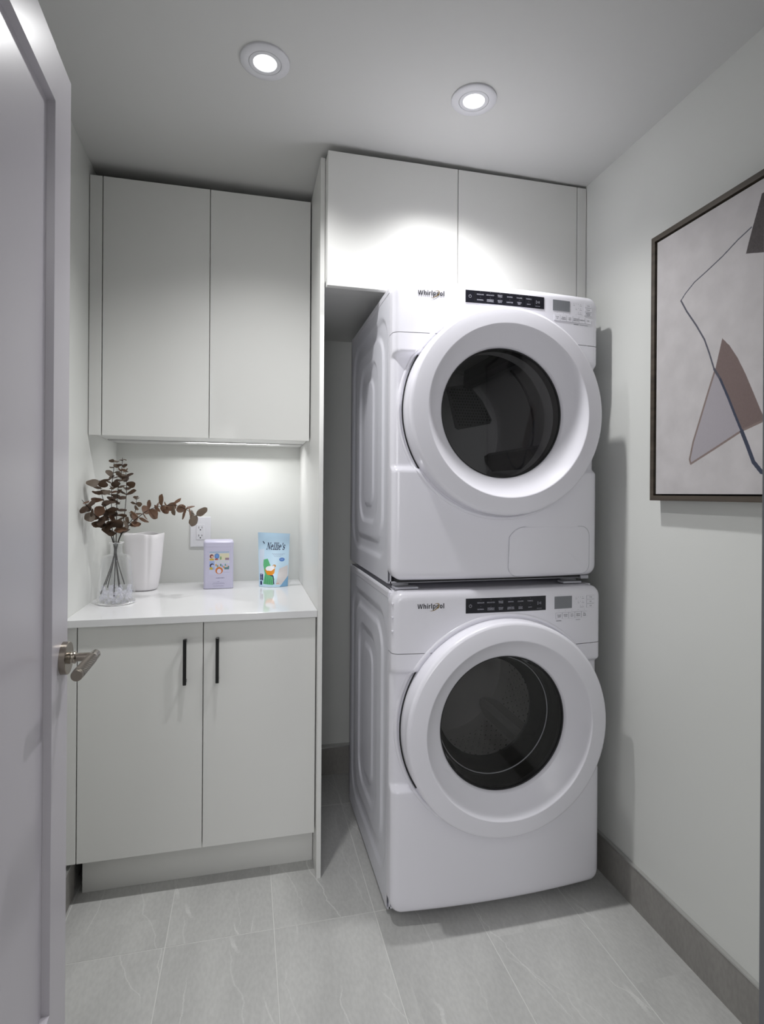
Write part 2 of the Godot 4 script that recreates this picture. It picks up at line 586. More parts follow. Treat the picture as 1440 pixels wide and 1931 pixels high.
func build_door() -> void:
	# open leaf, hinged on the left of the doorway, seen edge-on-ish from inside the swing
	var d := Node3D.new()
	d.name = "door_1"
	add_child(d)
	d.set_meta("kind", "structure")
	d.set_meta("label", "open white painted door with a recessed panel and nickel lever")
	d.position = Vector3(-0.2845, 0.008, -0.318)
	d.rotation.y = deg_to_rad(1.2)     # local -z runs along the leaf, +x is the face seen
	var wid := 0.758
	var hgt := 1.972
	var t := 0.036
	var st := begin()
	var s := 0.088
	add_box(st, Vector3(-t, 0, -wid), Vector3(0, hgt, -wid + s), 0.0012)
	add_box(st, Vector3(-t, 0, -s), Vector3(0, hgt, 0), 0.0012)
	add_box(st, Vector3(-t, hgt - 0.088, -wid + s - 0.002), Vector3(0, hgt, -s + 0.002), 0.0004)
	add_box(st, Vector3(-t, 0, -wid + s - 0.002), Vector3(0, 0.435, -s + 0.002), 0.0004)
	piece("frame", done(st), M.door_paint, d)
	# the recessed panel with sloped sides
	var z0 := -wid + s
	var z1 := -s
	var y0 := 0.435
	var y1 := hgt - 0.088
	var r := 0.011
	var q := 0.003
	st = begin()
	var p := [Vector3(0, y0, z0), Vector3(0, y1, z0), Vector3(0, y1, z1), Vector3(0, y0, z1)]
	var b := [Vector3(-r, y0 + q, z0 + q), Vector3(-r, y1 - q, z0 + q), Vector3(-r, y1 - q, z1 - q), Vector3(-r, y0 + q, z1 - q)]
	for k in 4:
		var n := (k + 1) % 4
		quad_out(st, p[k], p[n], b[n], b[k], Vector3(-0.4, (y0 + y1) / 2, (z0 + z1) / 2))
	quad_out(st, b[0], b[1], b[2], b[3], Vector3(-1, 1, -0.4))
	add_box(st, Vector3(-t, y0, z0), Vector3(-r - 0.001, y1, z1))
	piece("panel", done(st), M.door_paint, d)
	var h := Node3D.new()
	h.name = "door_handle"
	h.set_meta("label", "satin nickel lever handle with a knurled grip")
	d.add_child(h)
	h.position = Vector3(0, 0.984, -0.730)
	piece("rose", lathe_parts([[Vector2(0.0272, 0.0), Vector2(0.0272, 0.009)], [Vector2(0.0272, 0.009), Vector2(0.0262, 0.010)], [Vector2(0.0262, 0.010), Vector2(0.0, 0.010)]], Vector3.RIGHT, Vector3.ZERO, 48, true), M.nickel, h)
	piece("neck", lathe_parts([[Vector2(0.0100, 0.010), Vector2(0.0100, 0.013)], [Vector2(0.0100, 0.013), Vector2(0.0090, 0.0135), Vector2(0.0090, 0.0165)], [Vector2(0.0100, 0.017), Vector2(0.0100, 0.020), Vector2(0.0070, 0.0215)], [Vector2(0.0070, 0.0215), Vector2(0.0070, 0.046)]], Vector3.RIGHT, Vector3.ZERO, 32, true), M.nickel, h)
	st = begin()
	var gx := 0.047
	add_lathe(st, [Vector2(0.0, -0.014), Vector2(0.0072, -0.014), Vector2(0.0084, -0.0130), Vector2(0.0084, 0.012)], Vector3.BACK, Vector3(gx, 0, 0), 32, true, 1)
	add_lathe(st, [Vector2(0.0086, 0.098), Vector2(0.0086, 0.106), Vector2(0.0082, 0.107)], Vector3.BACK, Vector3(gx, 0, 0), 32, true, 2)
	add_lathe(st, [Vector2(0.0082, 0.107), Vector2(0.0, 0.107)], Vector3.BACK, Vector3(gx, 0, 0), 32, true, 3)
	piece("lever_end", done(st), M.nickel, h)
	# knurled sleeve: crossed ridges as fine geometry
	st = begin()
	st.set_smooth_group(-1)
	var segs := 44
	var rows := 26
	var pt := func(i: int, k: int) -> Vector3:
		var a := TAU * (k + 0.5 * (i % 2)) / segs
		var rr := 0.0085 + (0.0006 if (k + int(i / 2.0)) % 2 == 0 else 0.0)
		return Vector3(gx + cos(a) * rr, sin(a) * rr, 0.012 + 0.086 * i / rows)
	for i in rows:
		for k in segs:
			quad_out(st, pt.call(i, k), pt.call(i, k + 1), pt.call(i + 1, k + 1), pt.call(i + 1, k), Vector3(gx, 0, 0.012 + 0.086 * (i + 0.5) / rows))
	piece("grip", done(st), M.knurl, h)
	var latch := piece("latch_plate", box(Vector3(-0.029, 0.925, -wid - 0.0012), Vector3(-0.007, 1.045, -wid + 0.001), 0.0004), M.nickel, d)
	latch.set_meta("label", "small nickel latch plate in the door edge")

func build_downlights() -> void:
	var names := ["round recessed ceiling light on the left, above the counter side", "round recessed ceiling light on the right, in front of the stacked machines"]
	for k in 2:
		var x: float = [0.0397, 0.6246][k]
		var z: float = [-1.520, -1.507][k]
		var o := thing("recessed_light", Vector3(x, ceil_at(x), z), names[k], "ceiling light", "recessed ceiling lights")
		o.rotation.z = -0.0175
		piece("trim_ring", lathe_parts([[Vector2(0.0645, 0.001), Vector2(0.0645, -0.004)], [Vector2(0.0645, -0.004), Vector2(0.0625, -0.006), Vector2(0.046, -0.0072), Vector2(0.0425, -0.0066)], [Vector2(0.0425, -0.0066), Vector2(0.0425, 0.0)]], Vector3.UP, Vector3.ZERO, 64), M.light_trim, o)
		piece("gimbal_ring", lathe_parts([[Vector2(0.0415, 0.0), Vector2(0.0415, -0.0066)], [Vector2(0.0415, -0.0066), Vector2(0.036, -0.0074), Vector2(0.031, -0.0066)], [Vector2(0.031, -0.0066), Vector2(0.0305, -0.003)]], Vector3.UP, Vector3.ZERO, 64), M.light_trim, o)
		piece("lens", lathe([Vector2(0.0305, -0.003), Vector2(0.030, -0.0055), Vector2(0.021, -0.0088), Vector2(0.010, -0.0102), Vector2(0.0, -0.0106)], Vector3.UP, Vector3.ZERO, 40), M.lens_glow, o)
		spot("downlight_spot", Vector3(x, ceil_at(x) - 0.020, z), Vector3.DOWN, 1.32, 66.0, 1.0, 0.028)

# a slab door in the x-y plane, front face at z
func slab(x0: float, x1: float, y0: float, y1: float, zfront: float, t := 0.019) -> ArrayMesh:
	return box(Vector3(x0, y0, zfront - t), Vector3(x1, y1, zfront), 0.0008)

func build_cabinets() -> void:
	var cp: Material = M.cabinet_paint
	# ---- upper left cabinet
	var o := thing("wall_cabinet", Vector3(LEFT, 1.47, FLOOR_BACK), "tall white flat-front wall cabinet hung above the countertop", "cabinet")
	var zf := 0.4466
	var w := 0.7680
	var h := 0.9045
	piece("body", box(Vector3(0.001, 0.009, 0.0005), Vector3(w + 0.0005, h, zf - 0.021), 0.0006), cp, o)
	piece("filler_strip", slab(0.002, 0.0420, 0.0, h, zf), cp, o)
	for k in 2:
		var x0 := 0.0450 if k == 0 else 0.4040
		var x1 := 0.4015 if k == 0 else w - 0.0015
		piece("door", slab(x0, x1, 0.0, h, zf), cp, o)
	# light strip in the underside
	var s := thing("cabinet_light", Vector3(LEFT + 0.385, 1.4788, -2.405), "slim glowing light strip recessed under the wall cabinet", "light strip")
	var st := begin()
	add_box(st, Vector3(-0.378, -0.0045, -0.011), Vector3(0.380, 0.0, -0.007), 0.0006)
	add_box(st, Vector3(-0.378, -0.0045, 0.007), Vector3(0.380, 0.0, 0.011), 0.0006)
	piece("channel", done(st), M.strip_channel, s)
	piece("diffuser", box(Vector3(-0.11, -0.0014, -0.0065), Vector3(0.33, -0.0002, 0.0065), 0.0003), M.strip_glow, s)
	var al := AreaLight3D.new()
	al.name = "strip_light"
	al.area_size = Vector2(0.36, 0.003)
	al.light_energy = 0.19
	al.area_range = 4.0
	al.shadow_enabled = true
	al.rotation_degrees = Vector3(-90, 0, 0)
	al.position = Vector3(-0.055, 1.4788 - 0.0021, -2.405)
	add_child(al)
	# ---- base cabinet
	o = thing("base_cabinet", Vector3(LEFT, 0, FLOOR_BACK), "white flat-front base cabinet with two black pulls under the countertop", "cabinet")
	zf = 0.6793
	piece("body", box(Vector3(0.0335, 0.1233, 0.001), Vector3(0.767, 0.8555, zf - 0.021), 0.0006), cp, o)
	piece("filler_strip", slab(0.001, 0.0315, 0.1233, 0.8553, zf), cp, o)
	piece("toe_kick", box(Vector3(0.0333, FLOOR_Y, zf - 0.091), Vector3(0.7695, 0.1232, zf - 0.0714), 0.0005), cp, o)
	for k in 2:
		var x0 := 0.0345 if k == 0 else 0.4058
		var x1 := 0.4030 if k == 0 else 0.7675
		var d := piece("door", slab(x0, x1, 0.1233, 0.8525, zf), cp, o)
		st = begin()
		var hx := 0.3495 if k == 0 else 0.4490
		add_box(st, Vector3(hx - 0.0052, 0.6600, zf + 0.020), Vector3(hx + 0.0052, 0.8060, zf + 0.0270), 0.0012)
		add_box(st, Vector3(hx - 0.0045, 0.6640, zf - 0.001), Vector3(hx + 0.0045, 0.6730, zf + 0.021), 0.0008)
		add_box(st, Vector3(hx - 0.0045, 0.7930, zf - 0.001), Vector3(hx + 0.0045, 0.8020, zf + 0.021), 0.0008)
		piece("handle", done(st), M.black_metal, d).set_meta("label", "slim black bar pull")
	# ---- countertop
	var c := piece("countertop", box(Vector3(LEFT, 0.8562, FLOOR_BACK), Vector3(0.2328, 0.8800, -1.8870), 0.0014), M.quartz, self)
	tag(c, "glossy white stone countertop on the base cabinet", "countertop")
	# ---- tall side panel
	var sp := piece("side_panel", box(Vector3(0.2331, FLOOR_Y, FLOOR_BACK), Vector3(0.2481, 2.3925, -1.8740), 0.0008), cp, self)
	tag(sp, "tall narrow white panel standing between the cabinets and the machines", "panel")
	# ---- cabinet over the machines
	o = thing("bridge_cabinet", Vector3(0.2486, 1.9473, FLOOR_BACK), "wide white two-door cabinet under the ceiling above the stacked machines", "cabinet")
	zf = 0.7695
	w = RIGHT - 0.2486
	h = 0.4370
	piece("body", box(Vector3(0.0005, 0.0290, 0.0005), Vector3(w - 0.0005, h - 0.002, zf - 0.021), 0.0006), cp, o)
	piece("light_rail", box(Vector3(0.001, 0.0060, zf - 0.040), Vector3(w - 0.001, 0.0292, zf - 0.0215), 0.0006), cp, o)
	piece("filler_strip", slab(0.9065, w - 0.002, 0.0, h, zf), cp, o)
	piece("door", slab(0.0005, 0.4470, 0.0, h, zf), cp, o)
	piece("door", slab(0.4495, 0.9040, 0.0, h, zf), cp, o)

# ---------------------------------------------------------------- washer and dryer
const HW := 0.343             # half the width of a machine
var YC := 0.0                 # height of the door's centre
var Y0 := 0.0                 # foot of the front panel
var Y1 := 0.0                 # its top
var DK := 1.0                 # size of its door against the larger one

func outline_depth(x: float, y: float) -> float:
	var r := 0.034
	var q := Vector2(absf(x) - (HW - r), absf(y - (Y0 + Y1) / 2) - ((Y1 - Y0) / 2 - r))
	return -(Vector2(maxf(q.x, 0), maxf(q.y, 0)).length() + minf(maxf(q.x, q.y), 0.0) - r)

func front_z(x: float, y: float) -> float:
	var z := -0.020 * (x / HW) * (x / HW)
	var a := absf(y - (YC - 0.004))
	z -= 0.019 * (1.0 - ramp(0.160, 0.178, a))
	var d := outline_depth(x, y)
	var r := 0.020
	if d < r:
		var k := clampf(r - d, 0.0, r)
		z -= r - sqrt(maxf(r * r - k * k, 0.0))
	return z

func half_width(y: float) -> float:
	var r := 0.034
	var dy := minf(y - Y0, Y1 - y)
	if dy >= r:
		return HW
	var k := r - maxf(dy, 0.0)
	return HW - (r - sqrt(maxf(r * r - k * k, 0.0)))

func panel_mesh(ya: float, yb: float, hole: float) -> ArrayMesh:
	var st := begin()
	st.set_smooth_group(0)
	var ss := [-1.0, -0.997, -0.988, -0.972, -0.955, -0.93]
	for k in range(1, 24):
		ss.append(-0.93 + 1.86 * k / 24.0)
	ss.append_array([0.93, 0.955, 0.972, 0.988, 0.997, 1.0])
	var ys := []
	var low := is_equal_approx(ya, Y0)
	var high := is_equal_approx(yb, Y1)
	for t in ([0.0, 0.0008, 0.003, 0.007, 0.012, 0.018, 0.026, 0.034] if low else [0.0]):
		ys.append(ya + t)
	var a: float = ys[-1]
	var b := yb - (0.034 if high else 0.0)
	var n := int(ceil((b - a) / 0.006))
	for k in range(1, n + 1):
		ys.append(lerpf(a, b, float(k) / n))
	if high:
		for t in [0.026, 0.018, 0.012, 0.007, 0.003, 0.0008, 0.0]:
			ys.append(yb - t)
	var g := []
	for y in ys:
		var w := half_width(y)
		var row := [Vector3(-w, y, -0.075)]
		for s in ss:
			row.append(Vector3(w * s, y, front_z(w * s, y)))
		row.append(Vector3(w, y, -0.075))
		g.append(row)
	if low:
		var r0 := []
		for p in g[0]:
			r0.append(Vector3(p.x, p.y, -0.075))
		g.push_front(r0)
	if high:
		var r1 := []
		for p in g[-1]:
			r1.append(Vector3(p.x, p.y, -0.075))
		g.append(r1)
	for j in g.size() - 1:
		for i in g[j].size() - 1:
			var p: Vector3 = g[j][i]
			var q: Vector3 = g[j + 1][i + 1]
			var far := 0.0
			for v in [p, q, g[j][i + 1], g[j + 1][i]]:
				far = maxf(far, Vector2(v.x, v.y - YC).length())
			if far < hole:
				continue
			quad(st, p, g[j + 1][i], q, g[j][i + 1])
	return done(st)

# a raised lip round the door that follows the front
func bezel_mesh() -> ArrayMesh:
	var st := begin()
	st.set_smooth_group(0)
	var segs := 180
	var prof := [[0.3350, -0.003], [0.3343, 0.0006], [0.3328, 0.0024], [0.3305, 0.0033], [0.3275, 0.0036], [0.3255, 0.0030], [0.3240, 0.0014], [0.3236, -0.012], [0.3236, -0.022]]
	var rings := []
	for k in segs:
		var a := TAU * k / segs
		var row := []
		for p in prof:
			var x: float = cos(a) * p[0] * DK
			var y: float = YC + sin(a) * p[0] * DK
			x = clampf(x, -HW + 0.001, HW - 0.001)
			row.append(Vector3(x, y, front_z(x * 0.985, y) + p[1]))
		rings.append(row)
	for k in segs:
		var n := (k + 1) % segs
		for i in prof.size() - 1:
			quad(st, rings[k][i], rings[n][i], rings[n][i + 1], rings[k][i + 1])
	return done(st)

# a thin plate lying on the curved front
func plate(x0: float, x1: float, y0: float, y1: float, lift: float, nx := 4) -> ArrayMesh:
	var st := begin()
	st.set_smooth_group(-1)
	for i in nx:
		var xa := lerpf(x0, x1, float(i) / nx)
		var xb := lerpf(x0, x1, float(i + 1) / nx)
		var za := front_z(xa, y0) + lift
		var zb := front_z(xb, y0) + lift
		var c := Vector3((xa + xb) / 2, (y0 + y1) / 2, za - 0.02)
		quad_out(st, Vector3(xa, y0, za), Vector3(xb, y0, zb), Vector3(xb, y1, zb), Vector3(xa, y1, za), c)
		for y in [y0, y1]:
			quad_out(st, Vector3(xa, y, za), Vector3(xb, y, zb), Vector3(xb, y, zb - lift - 0.0005), Vector3(xa, y, za - lift - 0.0005), c)
	for e in [x0, x1]:
		var z := front_z(e, y0) + lift
		quad_out(st, Vector3(e, y0, z), Vector3(e, y1, z), Vector3(e, y1, z - lift - 0.0005), Vector3(e, y0, z - lift - 0.0005), Vector3((x0 + x1) / 2, (y0 + y1) / 2, z))
	return done(st)

func rounded_sd(p: Vector2, h: Vector2, r: float) -> float:
	var q := Vector2(absf(p.x) - h.x + r, absf(p.y) - h.y + r)
	return Vector2(maxf(q.x, 0), maxf(q.y, 0)).length() + minf(maxf(q.x, q.y), 0.0) - r

func side_mesh(ya: float, yb: float, depth: float) -> ArrayMesh:
	var st := begin()
	st.set_smooth_group(0)
	var nz := 90
	var ny := 110
	var mid := Vector2(-0.055 - (depth - 0.055) / 2, (ya + yb) / 2)
	var hz := (depth - 0.055) / 2
	var hy := (yb - ya) / 2
	var g := []
	for j in ny + 1:
		var row := []
		for i in nz + 1:
			var z := lerpf(-0.075, -depth, float(i) / nz)
			var y := lerpf(ya, yb, float(j) / ny)
			var p := Vector2(z, y) - mid
			var e := 0.0
			e += 0.0055 * ramp(0.0, 0.016, -rounded_sd(p, Vector2(hz * 0.86, hy * 0.86), 0.10))
			e -= 0.0055 * ramp(0.0, 0.016, -rounded_sd(p, Vector2(hz * 0.70, hy * 0.76), 0.10))
			e += 0.0055 * ramp(0.0, 0.014, -rounded_sd(p, Vector2(hz * 0.46, hy * 0.62), 0.09))
			e -= 0.0045 * ramp(0.0, 0.014, -rounded_sd(p, Vector2(hz * 0.26, hy * 0.50), 0.06))
			row.append(Vector3(-HW + 0.0015 + e, y, z))
		g.append(row)
	for j in ny:
		for i in nz:
			quad(st, g[j][i], g[j][i + 1], g[j + 1][i + 1], g[j + 1][i])
	return done(st)

func make_machine(dryer: bool, called: String, at: Vector3, label: String, category: String) -> Node3D:
	var o := thing(called, at, label, category)
	o.scale = Vector3.ONE * 1.02
	var rest := 0.0 if dryer else 0.0113     # where its feet stand
	var white: Material = M.appliance
	Y0 = 0.028 if dryer else 0.046
	Y1 = 0.926 if dryer else 0.985
	YC = 0.536 if dryer else 0.5835
	DK = 0.98 if dryer else 0.995
	var seam := 0.766 if dryer else 0.806
	var top := Y1 - 0.002
	var foot := 0.012 if dryer else 0.026
	var depth := 0.715
	# ---- body: steel box open at the door, ribbed left side
	var st := begin()
	add_box(st, Vector3(-HW + 0.008, foot, -depth), Vector3(-HW + 0.012, top, -0.076))
	add_box(st, Vector3(HW - 0.012, foot, -depth), Vector3(HW - 0.0015, top, -0.076), 0.002)
	add_box(st, Vector3(-HW + 0.0015, foot, -depth), Vector3(HW - 0.0015, top, -depth + 0.012), 0.002)
	add_box(st, Vector3(-HW + 0.004, foot, -depth), Vector3(HW - 0.004, foot + 0.006, -0.076))
	piece("body", done(st), M.appliance_steel, o)
	piece("side_skin", side_mesh(foot, top - 0.004, depth), M.appliance_steel, o)
	piece("top_cover", box(Vector3(-HW + 0.0005, top - 0.030, -depth - 0.002), Vector3(HW - 0.0005, top, -0.073), 0.007), white, o)
	for s in [-1.0, 1.0]:
		for z in [-0.11, -depth + 0.07]:
			st = begin()
			add_lathe(st, [Vector2(0.0, rest), Vector2(0.024, rest), Vector2(0.026, rest + 0.002), Vector2(0.026, rest + 0.006), Vector2(0.012, rest + 0.007), Vector2(0.012, foot + 0.006)], Vector3.UP, Vector3(s * (HW - 0.05), 0, z), 20, true, 0)
			piece("foot", done(st), M.white_plastic if dryer else M.gasket, o)
	# ---- front skin in two mouldings
	piece("front_panel", panel_mesh(Y0, seam - 0.0008, 0.292), white, o)
	piece("console", panel_mesh(seam + 0.0008, Y1, 0.292), white, o)
	if not dryer:
		for k in 3:
			piece("side_clip", box(Vector3(-HW - 0.0016, 0.868 + 0.040 * k, -0.036), Vector3(-HW + 0.004, 0.873 + 0.040 * k, -0.026), 0.001), white, o)
	# ---- door bezel and door
	var c := Vector3(0, YC, 0)
	piece("bezel_ring", bezel_mesh(), white, o)
	piece("door_seal", lathe_parts([[Vector2(0.3235 * DK, -0.020), Vector2(0.300 * DK, -0.022)]], Vector3.BACK, c, 96, true), M.gasket, o)
	var d := piece("door", lathe_parts([
		[Vector2(0.3185, -0.050), Vector2(0.3190, 0.034), Vector2(0.3188, 0.0400)],
		[Vector2(0.3188, 0.0400), Vector2(0.3180, 0.0440), Vector2(0.3158, 0.0480), Vector2(0.3128, 0.0505), Vector2(0.3090, 0.0520)],
		[Vector2(0.3090, 0.0520), Vector2(0.3080, 0.0522), Vector2(0.290, 0.0545), Vector2(0.2665, 0.0568), Vector2(0.2650, 0.0569)],
		[Vector2(0.2650, 0.0569), Vector2(0.2632, 0.0565), Vector2(0.2618, 0.0552)],
		[Vector2(0.2618, 0.0552), Vector2(0.2605, 0.0538), Vector2(0.2520, 0.0445), Vector2(0.2400, 0.0325), Vector2(0.2280, 0.0220), Vector2(0.2160, 0.0125), Vector2(0.2080, 0.0060)],
		[Vector2(0.2080, 0.0060), Vector2(0.2040, 0.001), Vector2(0.2030, -0.008)]], Vector3.BACK, Vector3.ZERO, 144, true), white, o, c)
	d.scale = Vector3(DK, DK, 1.0)
	piece("back_shell", lathe_parts([[Vector2(0.3185, -0.050), Vector2(0.292, -0.052), Vector2(0.255, -0.052), Vector2(0.203, -0.050), Vector2(0.203, -0.008)]], Vector3.BACK, Vector3.ZERO, 96, false), M.gasket, d)
	piece("window_gasket", lathe_parts([[Vector2(0.2035, -0.006), Vector2(0.2020, -0.0035), Vector2(0.1995, -0.0040), Vector2(0.1990, -0.012)]], Vector3.BACK, Vector3.ZERO, 96, true), M.gasket, d)
	if dryer:
		piece("window", lathe([Vector2(0.2, -0.0075), Vector2(0.15, -0.0045), Vector2(0.08, -0.0025), Vector2(0.0, -0.002)], Vector3.BACK, Vector3.ZERO, 96, true), M.dryer_glass, d)
		build_dryer_drum(o, c)
	else:
		piece("window", lathe([Vector2(0.2, -0.0075), Vector2(0.15, -0.0045), Vector2(0.08, -0.0025), Vector2(0.0, -0.002)], Vector3.BACK, Vector3.ZERO, 96, true), M.washer_glass, d)
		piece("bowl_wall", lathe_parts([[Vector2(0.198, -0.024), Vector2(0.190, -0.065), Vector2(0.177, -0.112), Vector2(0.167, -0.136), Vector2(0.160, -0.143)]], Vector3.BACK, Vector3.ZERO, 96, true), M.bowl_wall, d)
		piece("bowl_highlight", lathe([Vector2(0.1855, -0.0700), Vector2(0.1838, -0.0706), Vector2(0.1832, -0.0724), Vector2(0.1845, -0.0740)], Vector3.BACK, Vector3.ZERO, 96, true), M.button_edge, d)  # pale ring standing in for the arc of highlight on the bowl
		piece("glass_bowl", lathe([Vector2(0.160, -0.143), Vector2(0.150, -0.147), Vector2(0.10, -0.153), Vector2(0.0, -0.156)], Vector3.BACK, Vector3.ZERO, 96, true), M.bowl_glass, d)
		build_washer_drum(o, c)
	build_console(o, dryer, seam)
	if dryer:
		# small access flap at the lower right of the front
		st = begin()
		var poly := round_rect(0.020, 0.034, 0.310, 0.186, 0.030)
		var cut := PackedVector2Array()
		for p in poly:
			var q := p
			if q.x < 0.055 and q.y > 0.15:
				q.x += (q.y - 0.15) * 0.6
			if q.x > 0.10:
				q.y += (q.x - 0.10) * 0.0
			cut.append(q)
		var mid := Vector2(0.165, 0.11)
		var gp := PackedVector2Array()
		for q in Geometry2D.offset_polygon(cut, 0.0013)[0]:
			gp.append(q)
		var gs := begin()
		var gi := Geometry2D.triangulate_polygon(gp)
		for i in range(0, gi.size(), 3):
			tri_out(gs, on_front(gp[gi[i]], 0.0005), on_front(gp[gi[i + 1]], 0.0005), on_front(gp[gi[i + 2]], 0.0005), on_front(mid, -0.5))
		piece("flap_gap", done(gs), M.button_edge, o)
		var n := cut.size()
		for k in n:
			var a := cut[k]
			var b := cut[(k + 1) % n]
			var ai := a.lerp(mid, 0.012)
			var bi := b.lerp(mid, 0.012)
			st.set_smooth_group(-1)
			quad_out(st, on_front(a, -0.0002), on_front(b, -0.0002), on_front(bi, 0.0022), on_front(ai, 0.0022), on_front(mid, -0.2))
		var idx := Geometry2D.triangulate_polygon(cut)
		for i in range(0, idx.size(), 3):
			tri_out(st, on_front(cut[idx[i]].lerp(mid, 0.012), 0.0022), on_front(cut[idx[i + 1]].lerp(mid, 0.012), 0.0022), on_front(cut[idx[i + 2]].lerp(mid, 0.012), 0.0022), on_front(mid, -0.5))
		piece("access_flap", done(st), white, o)
		# stacking hardware and a dark strip under the front edge
		piece("stacking_bracket", box(Vector3(-HW + 0.012, 0.001, -0.070), Vector3(-HW + 0.085, 0.007, -0.030), 0.001), M.button_edge, o)
		piece("stacking_bracket", box(Vector3(HW - 0.115, 0.002, -0.066), Vector3(HW - 0.050, 0.008, -0.030), 0.001), M.button_edge, o)
		piece("latch", box(Vector3(HW - 0.050, 0.015, -0.050), Vector3(HW - 0.022, 0.026, -0.034), 0.001), M.button_edge, o)
		piece("dark_gap_strip", box(Vector3(-HW + 0.02, 0.020, -0.072), Vector3(HW - 0.02, 0.030, -0.040), 0.001), M.gasket, o)  # dark strip standing in for the shade in the gap between the machines
	return o

func on_front(p: Vector2, lift: float) -> Vector3:
	return Vector3(p.x, p.y, front_z(p.x, p.y) + lift)

func build_dryer_drum(o: Node3D, c: Vector3) -> void:
	piece("drum", lathe_parts([
		[Vector2(0.203, -0.050), Vector2(0.205, -0.115)],
		[Vector2(0.205, -0.115), Vector2(0.280, -0.125)],
		[Vector2(0.280, -0.125), Vector2(0.285, -0.30), Vector2(0.285, -0.600), Vector2(0.276, -0.618)],
		[Vector2(0.276, -0.618), Vector2(0.270, -0.612), Vector2(0.262, -0.618)]], Vector3.BACK, c, 72, true), M.drum, o)
	piece("drum_back", lathe([Vector2(0.272, -0.622), Vector2(0.26, -0.630), Vector2(0.0, -0.632)], Vector3.BACK, c, 72, true), M.drum, o)
	piece("drum_seam", lathe_parts([[Vector2(0.2835, -0.325), Vector2(0.2795, -0.328), Vector2(0.2795, -0.334), Vector2(0.2835, -0.337)]], Vector3.BACK, c, 72, true), M.baffle, o)
	# perforated grille on the back wall
	var quadp := PackedVector2Array([Vector2(0.050, 0.196), Vector2(0.136, 0.211), Vector2(0.146, 0.206), Vector2(0.204, 0.143), Vector2(0.246, 0.066), Vector2(0.238, 0.050), Vector2(0.098, 0.021), Vector2(0.084, 0.028), Vector2(0.044, 0.186)])
	var g := prism(quadp, -0.008, 0.006)
	var gr := piece("lint_grille", g, M.grille, o, c + Vector3(0, 0, -0.628))
	var st := begin()
	for j in 15:
		for i in 17:
			var p := Vector2(0.046 + 0.0122 * i + 0.0061 * (j % 2), 0.028 + 0.0122 * j)
			if not Geometry2D.is_point_in_polygon(p, quadp):
				continue
			var near := 1.0
			for k in quadp.size():
				near = minf(near, Geometry2D.get_closest_point_to_segment(p, quadp[k], quadp[(k + 1) % quadp.size()]).distance_to(p))
			if near < 0.008:
				continue
			for k in 6:
				var a := TAU * k / 6.0
				var b := TAU * (k + 1) / 6.0
				tri(st, Vector3(p.x, p.y, 0.0064), Vector3(p.x + cos(b) * 0.0038, p.y + sin(b) * 0.0038, 0.0064), Vector3(p.x + cos(a) * 0.0038, p.y + sin(a) * 0.0038, 0.0064))
	piece("perforation", done(st), M.hole, gr).set_meta("kind", "stuff")
	for deg in [58.0, -24.0, 178.0]:
		var fin := prism(PackedVector2Array([Vector2(-0.045, 0.283), Vector2(-0.020, 0.235), Vector2(0.0, 0.222), Vector2(0.020, 0.235), Vector2(0.045, 0.283)]), -0.60, -0.15)
		var b := piece("baffle", fin, M.baffle, o, c)
		b.rotation.z = deg_to_rad(deg - 90.0)

func build_washer_drum(o: Node3D, c: Vector3) -> void:
	piece("door_boot", lathe_parts([
		[Vector2(0.206, -0.046), Vector2(0.204, -0.075), Vector2(0.215, -0.090)],
		[Vector2(0.215, -0.090), Vector2(0.195, -0.098), Vector2(0.191, -0.112), Vector2(0.200, -0.124), Vector2(0.215, -0.128)]], Vector3.BACK, c, 72, true), M.gasket, o)
	piece("drum", lathe_parts([
		[Vector2(0.215, -0.128), Vector2(0.245, -0.132), Vector2(0.258, -0.150)],
		[Vector2(0.258, -0.150), Vector2(0.260, -0.520), Vector2(0.245, -0.540)],
		[Vector2(0.245, -0.540), Vector2(0.15, -0.550), Vector2(0.0, -0.545)]], Vector3.BACK, c, 72, true), M.drum_steel, o)
	var st := begin()
	for j in 16:
		for k in 60:
			var a := TAU * (k + 0.5 * (j % 2)) / 60.0
			var z := -0.17 - 0.021 * j
			var r := 0.2578
			var u := Vector3(-sin(a), cos(a), 0) * 0.0042
			var p := c + Vector3(cos(a) * r, sin(a) * r, z)
			var w := Vector3(0, 0, 0.0042)
			tri(st, p + u, p + w, p - u)
			tri(st, p + u, p - u, p - w)
	piece("perforation", done(st), M.hole, o).set_meta("kind", "stuff")
	for deg in [80.0, 200.0, 320.0]:
		var fin := prism(PackedVector2Array([Vector2(-0.04, 0.257), Vector2(-0.014, 0.205), Vector2(0.0, 0.197), Vector2(0.014, 0.205), Vector2(0.04, 0.257)]), -0.53, -0.17)
		var b := piece("baffle", fin, M.drum_steel, o, c)
		b.rotation.z = deg_to_rad(deg - 90.0)

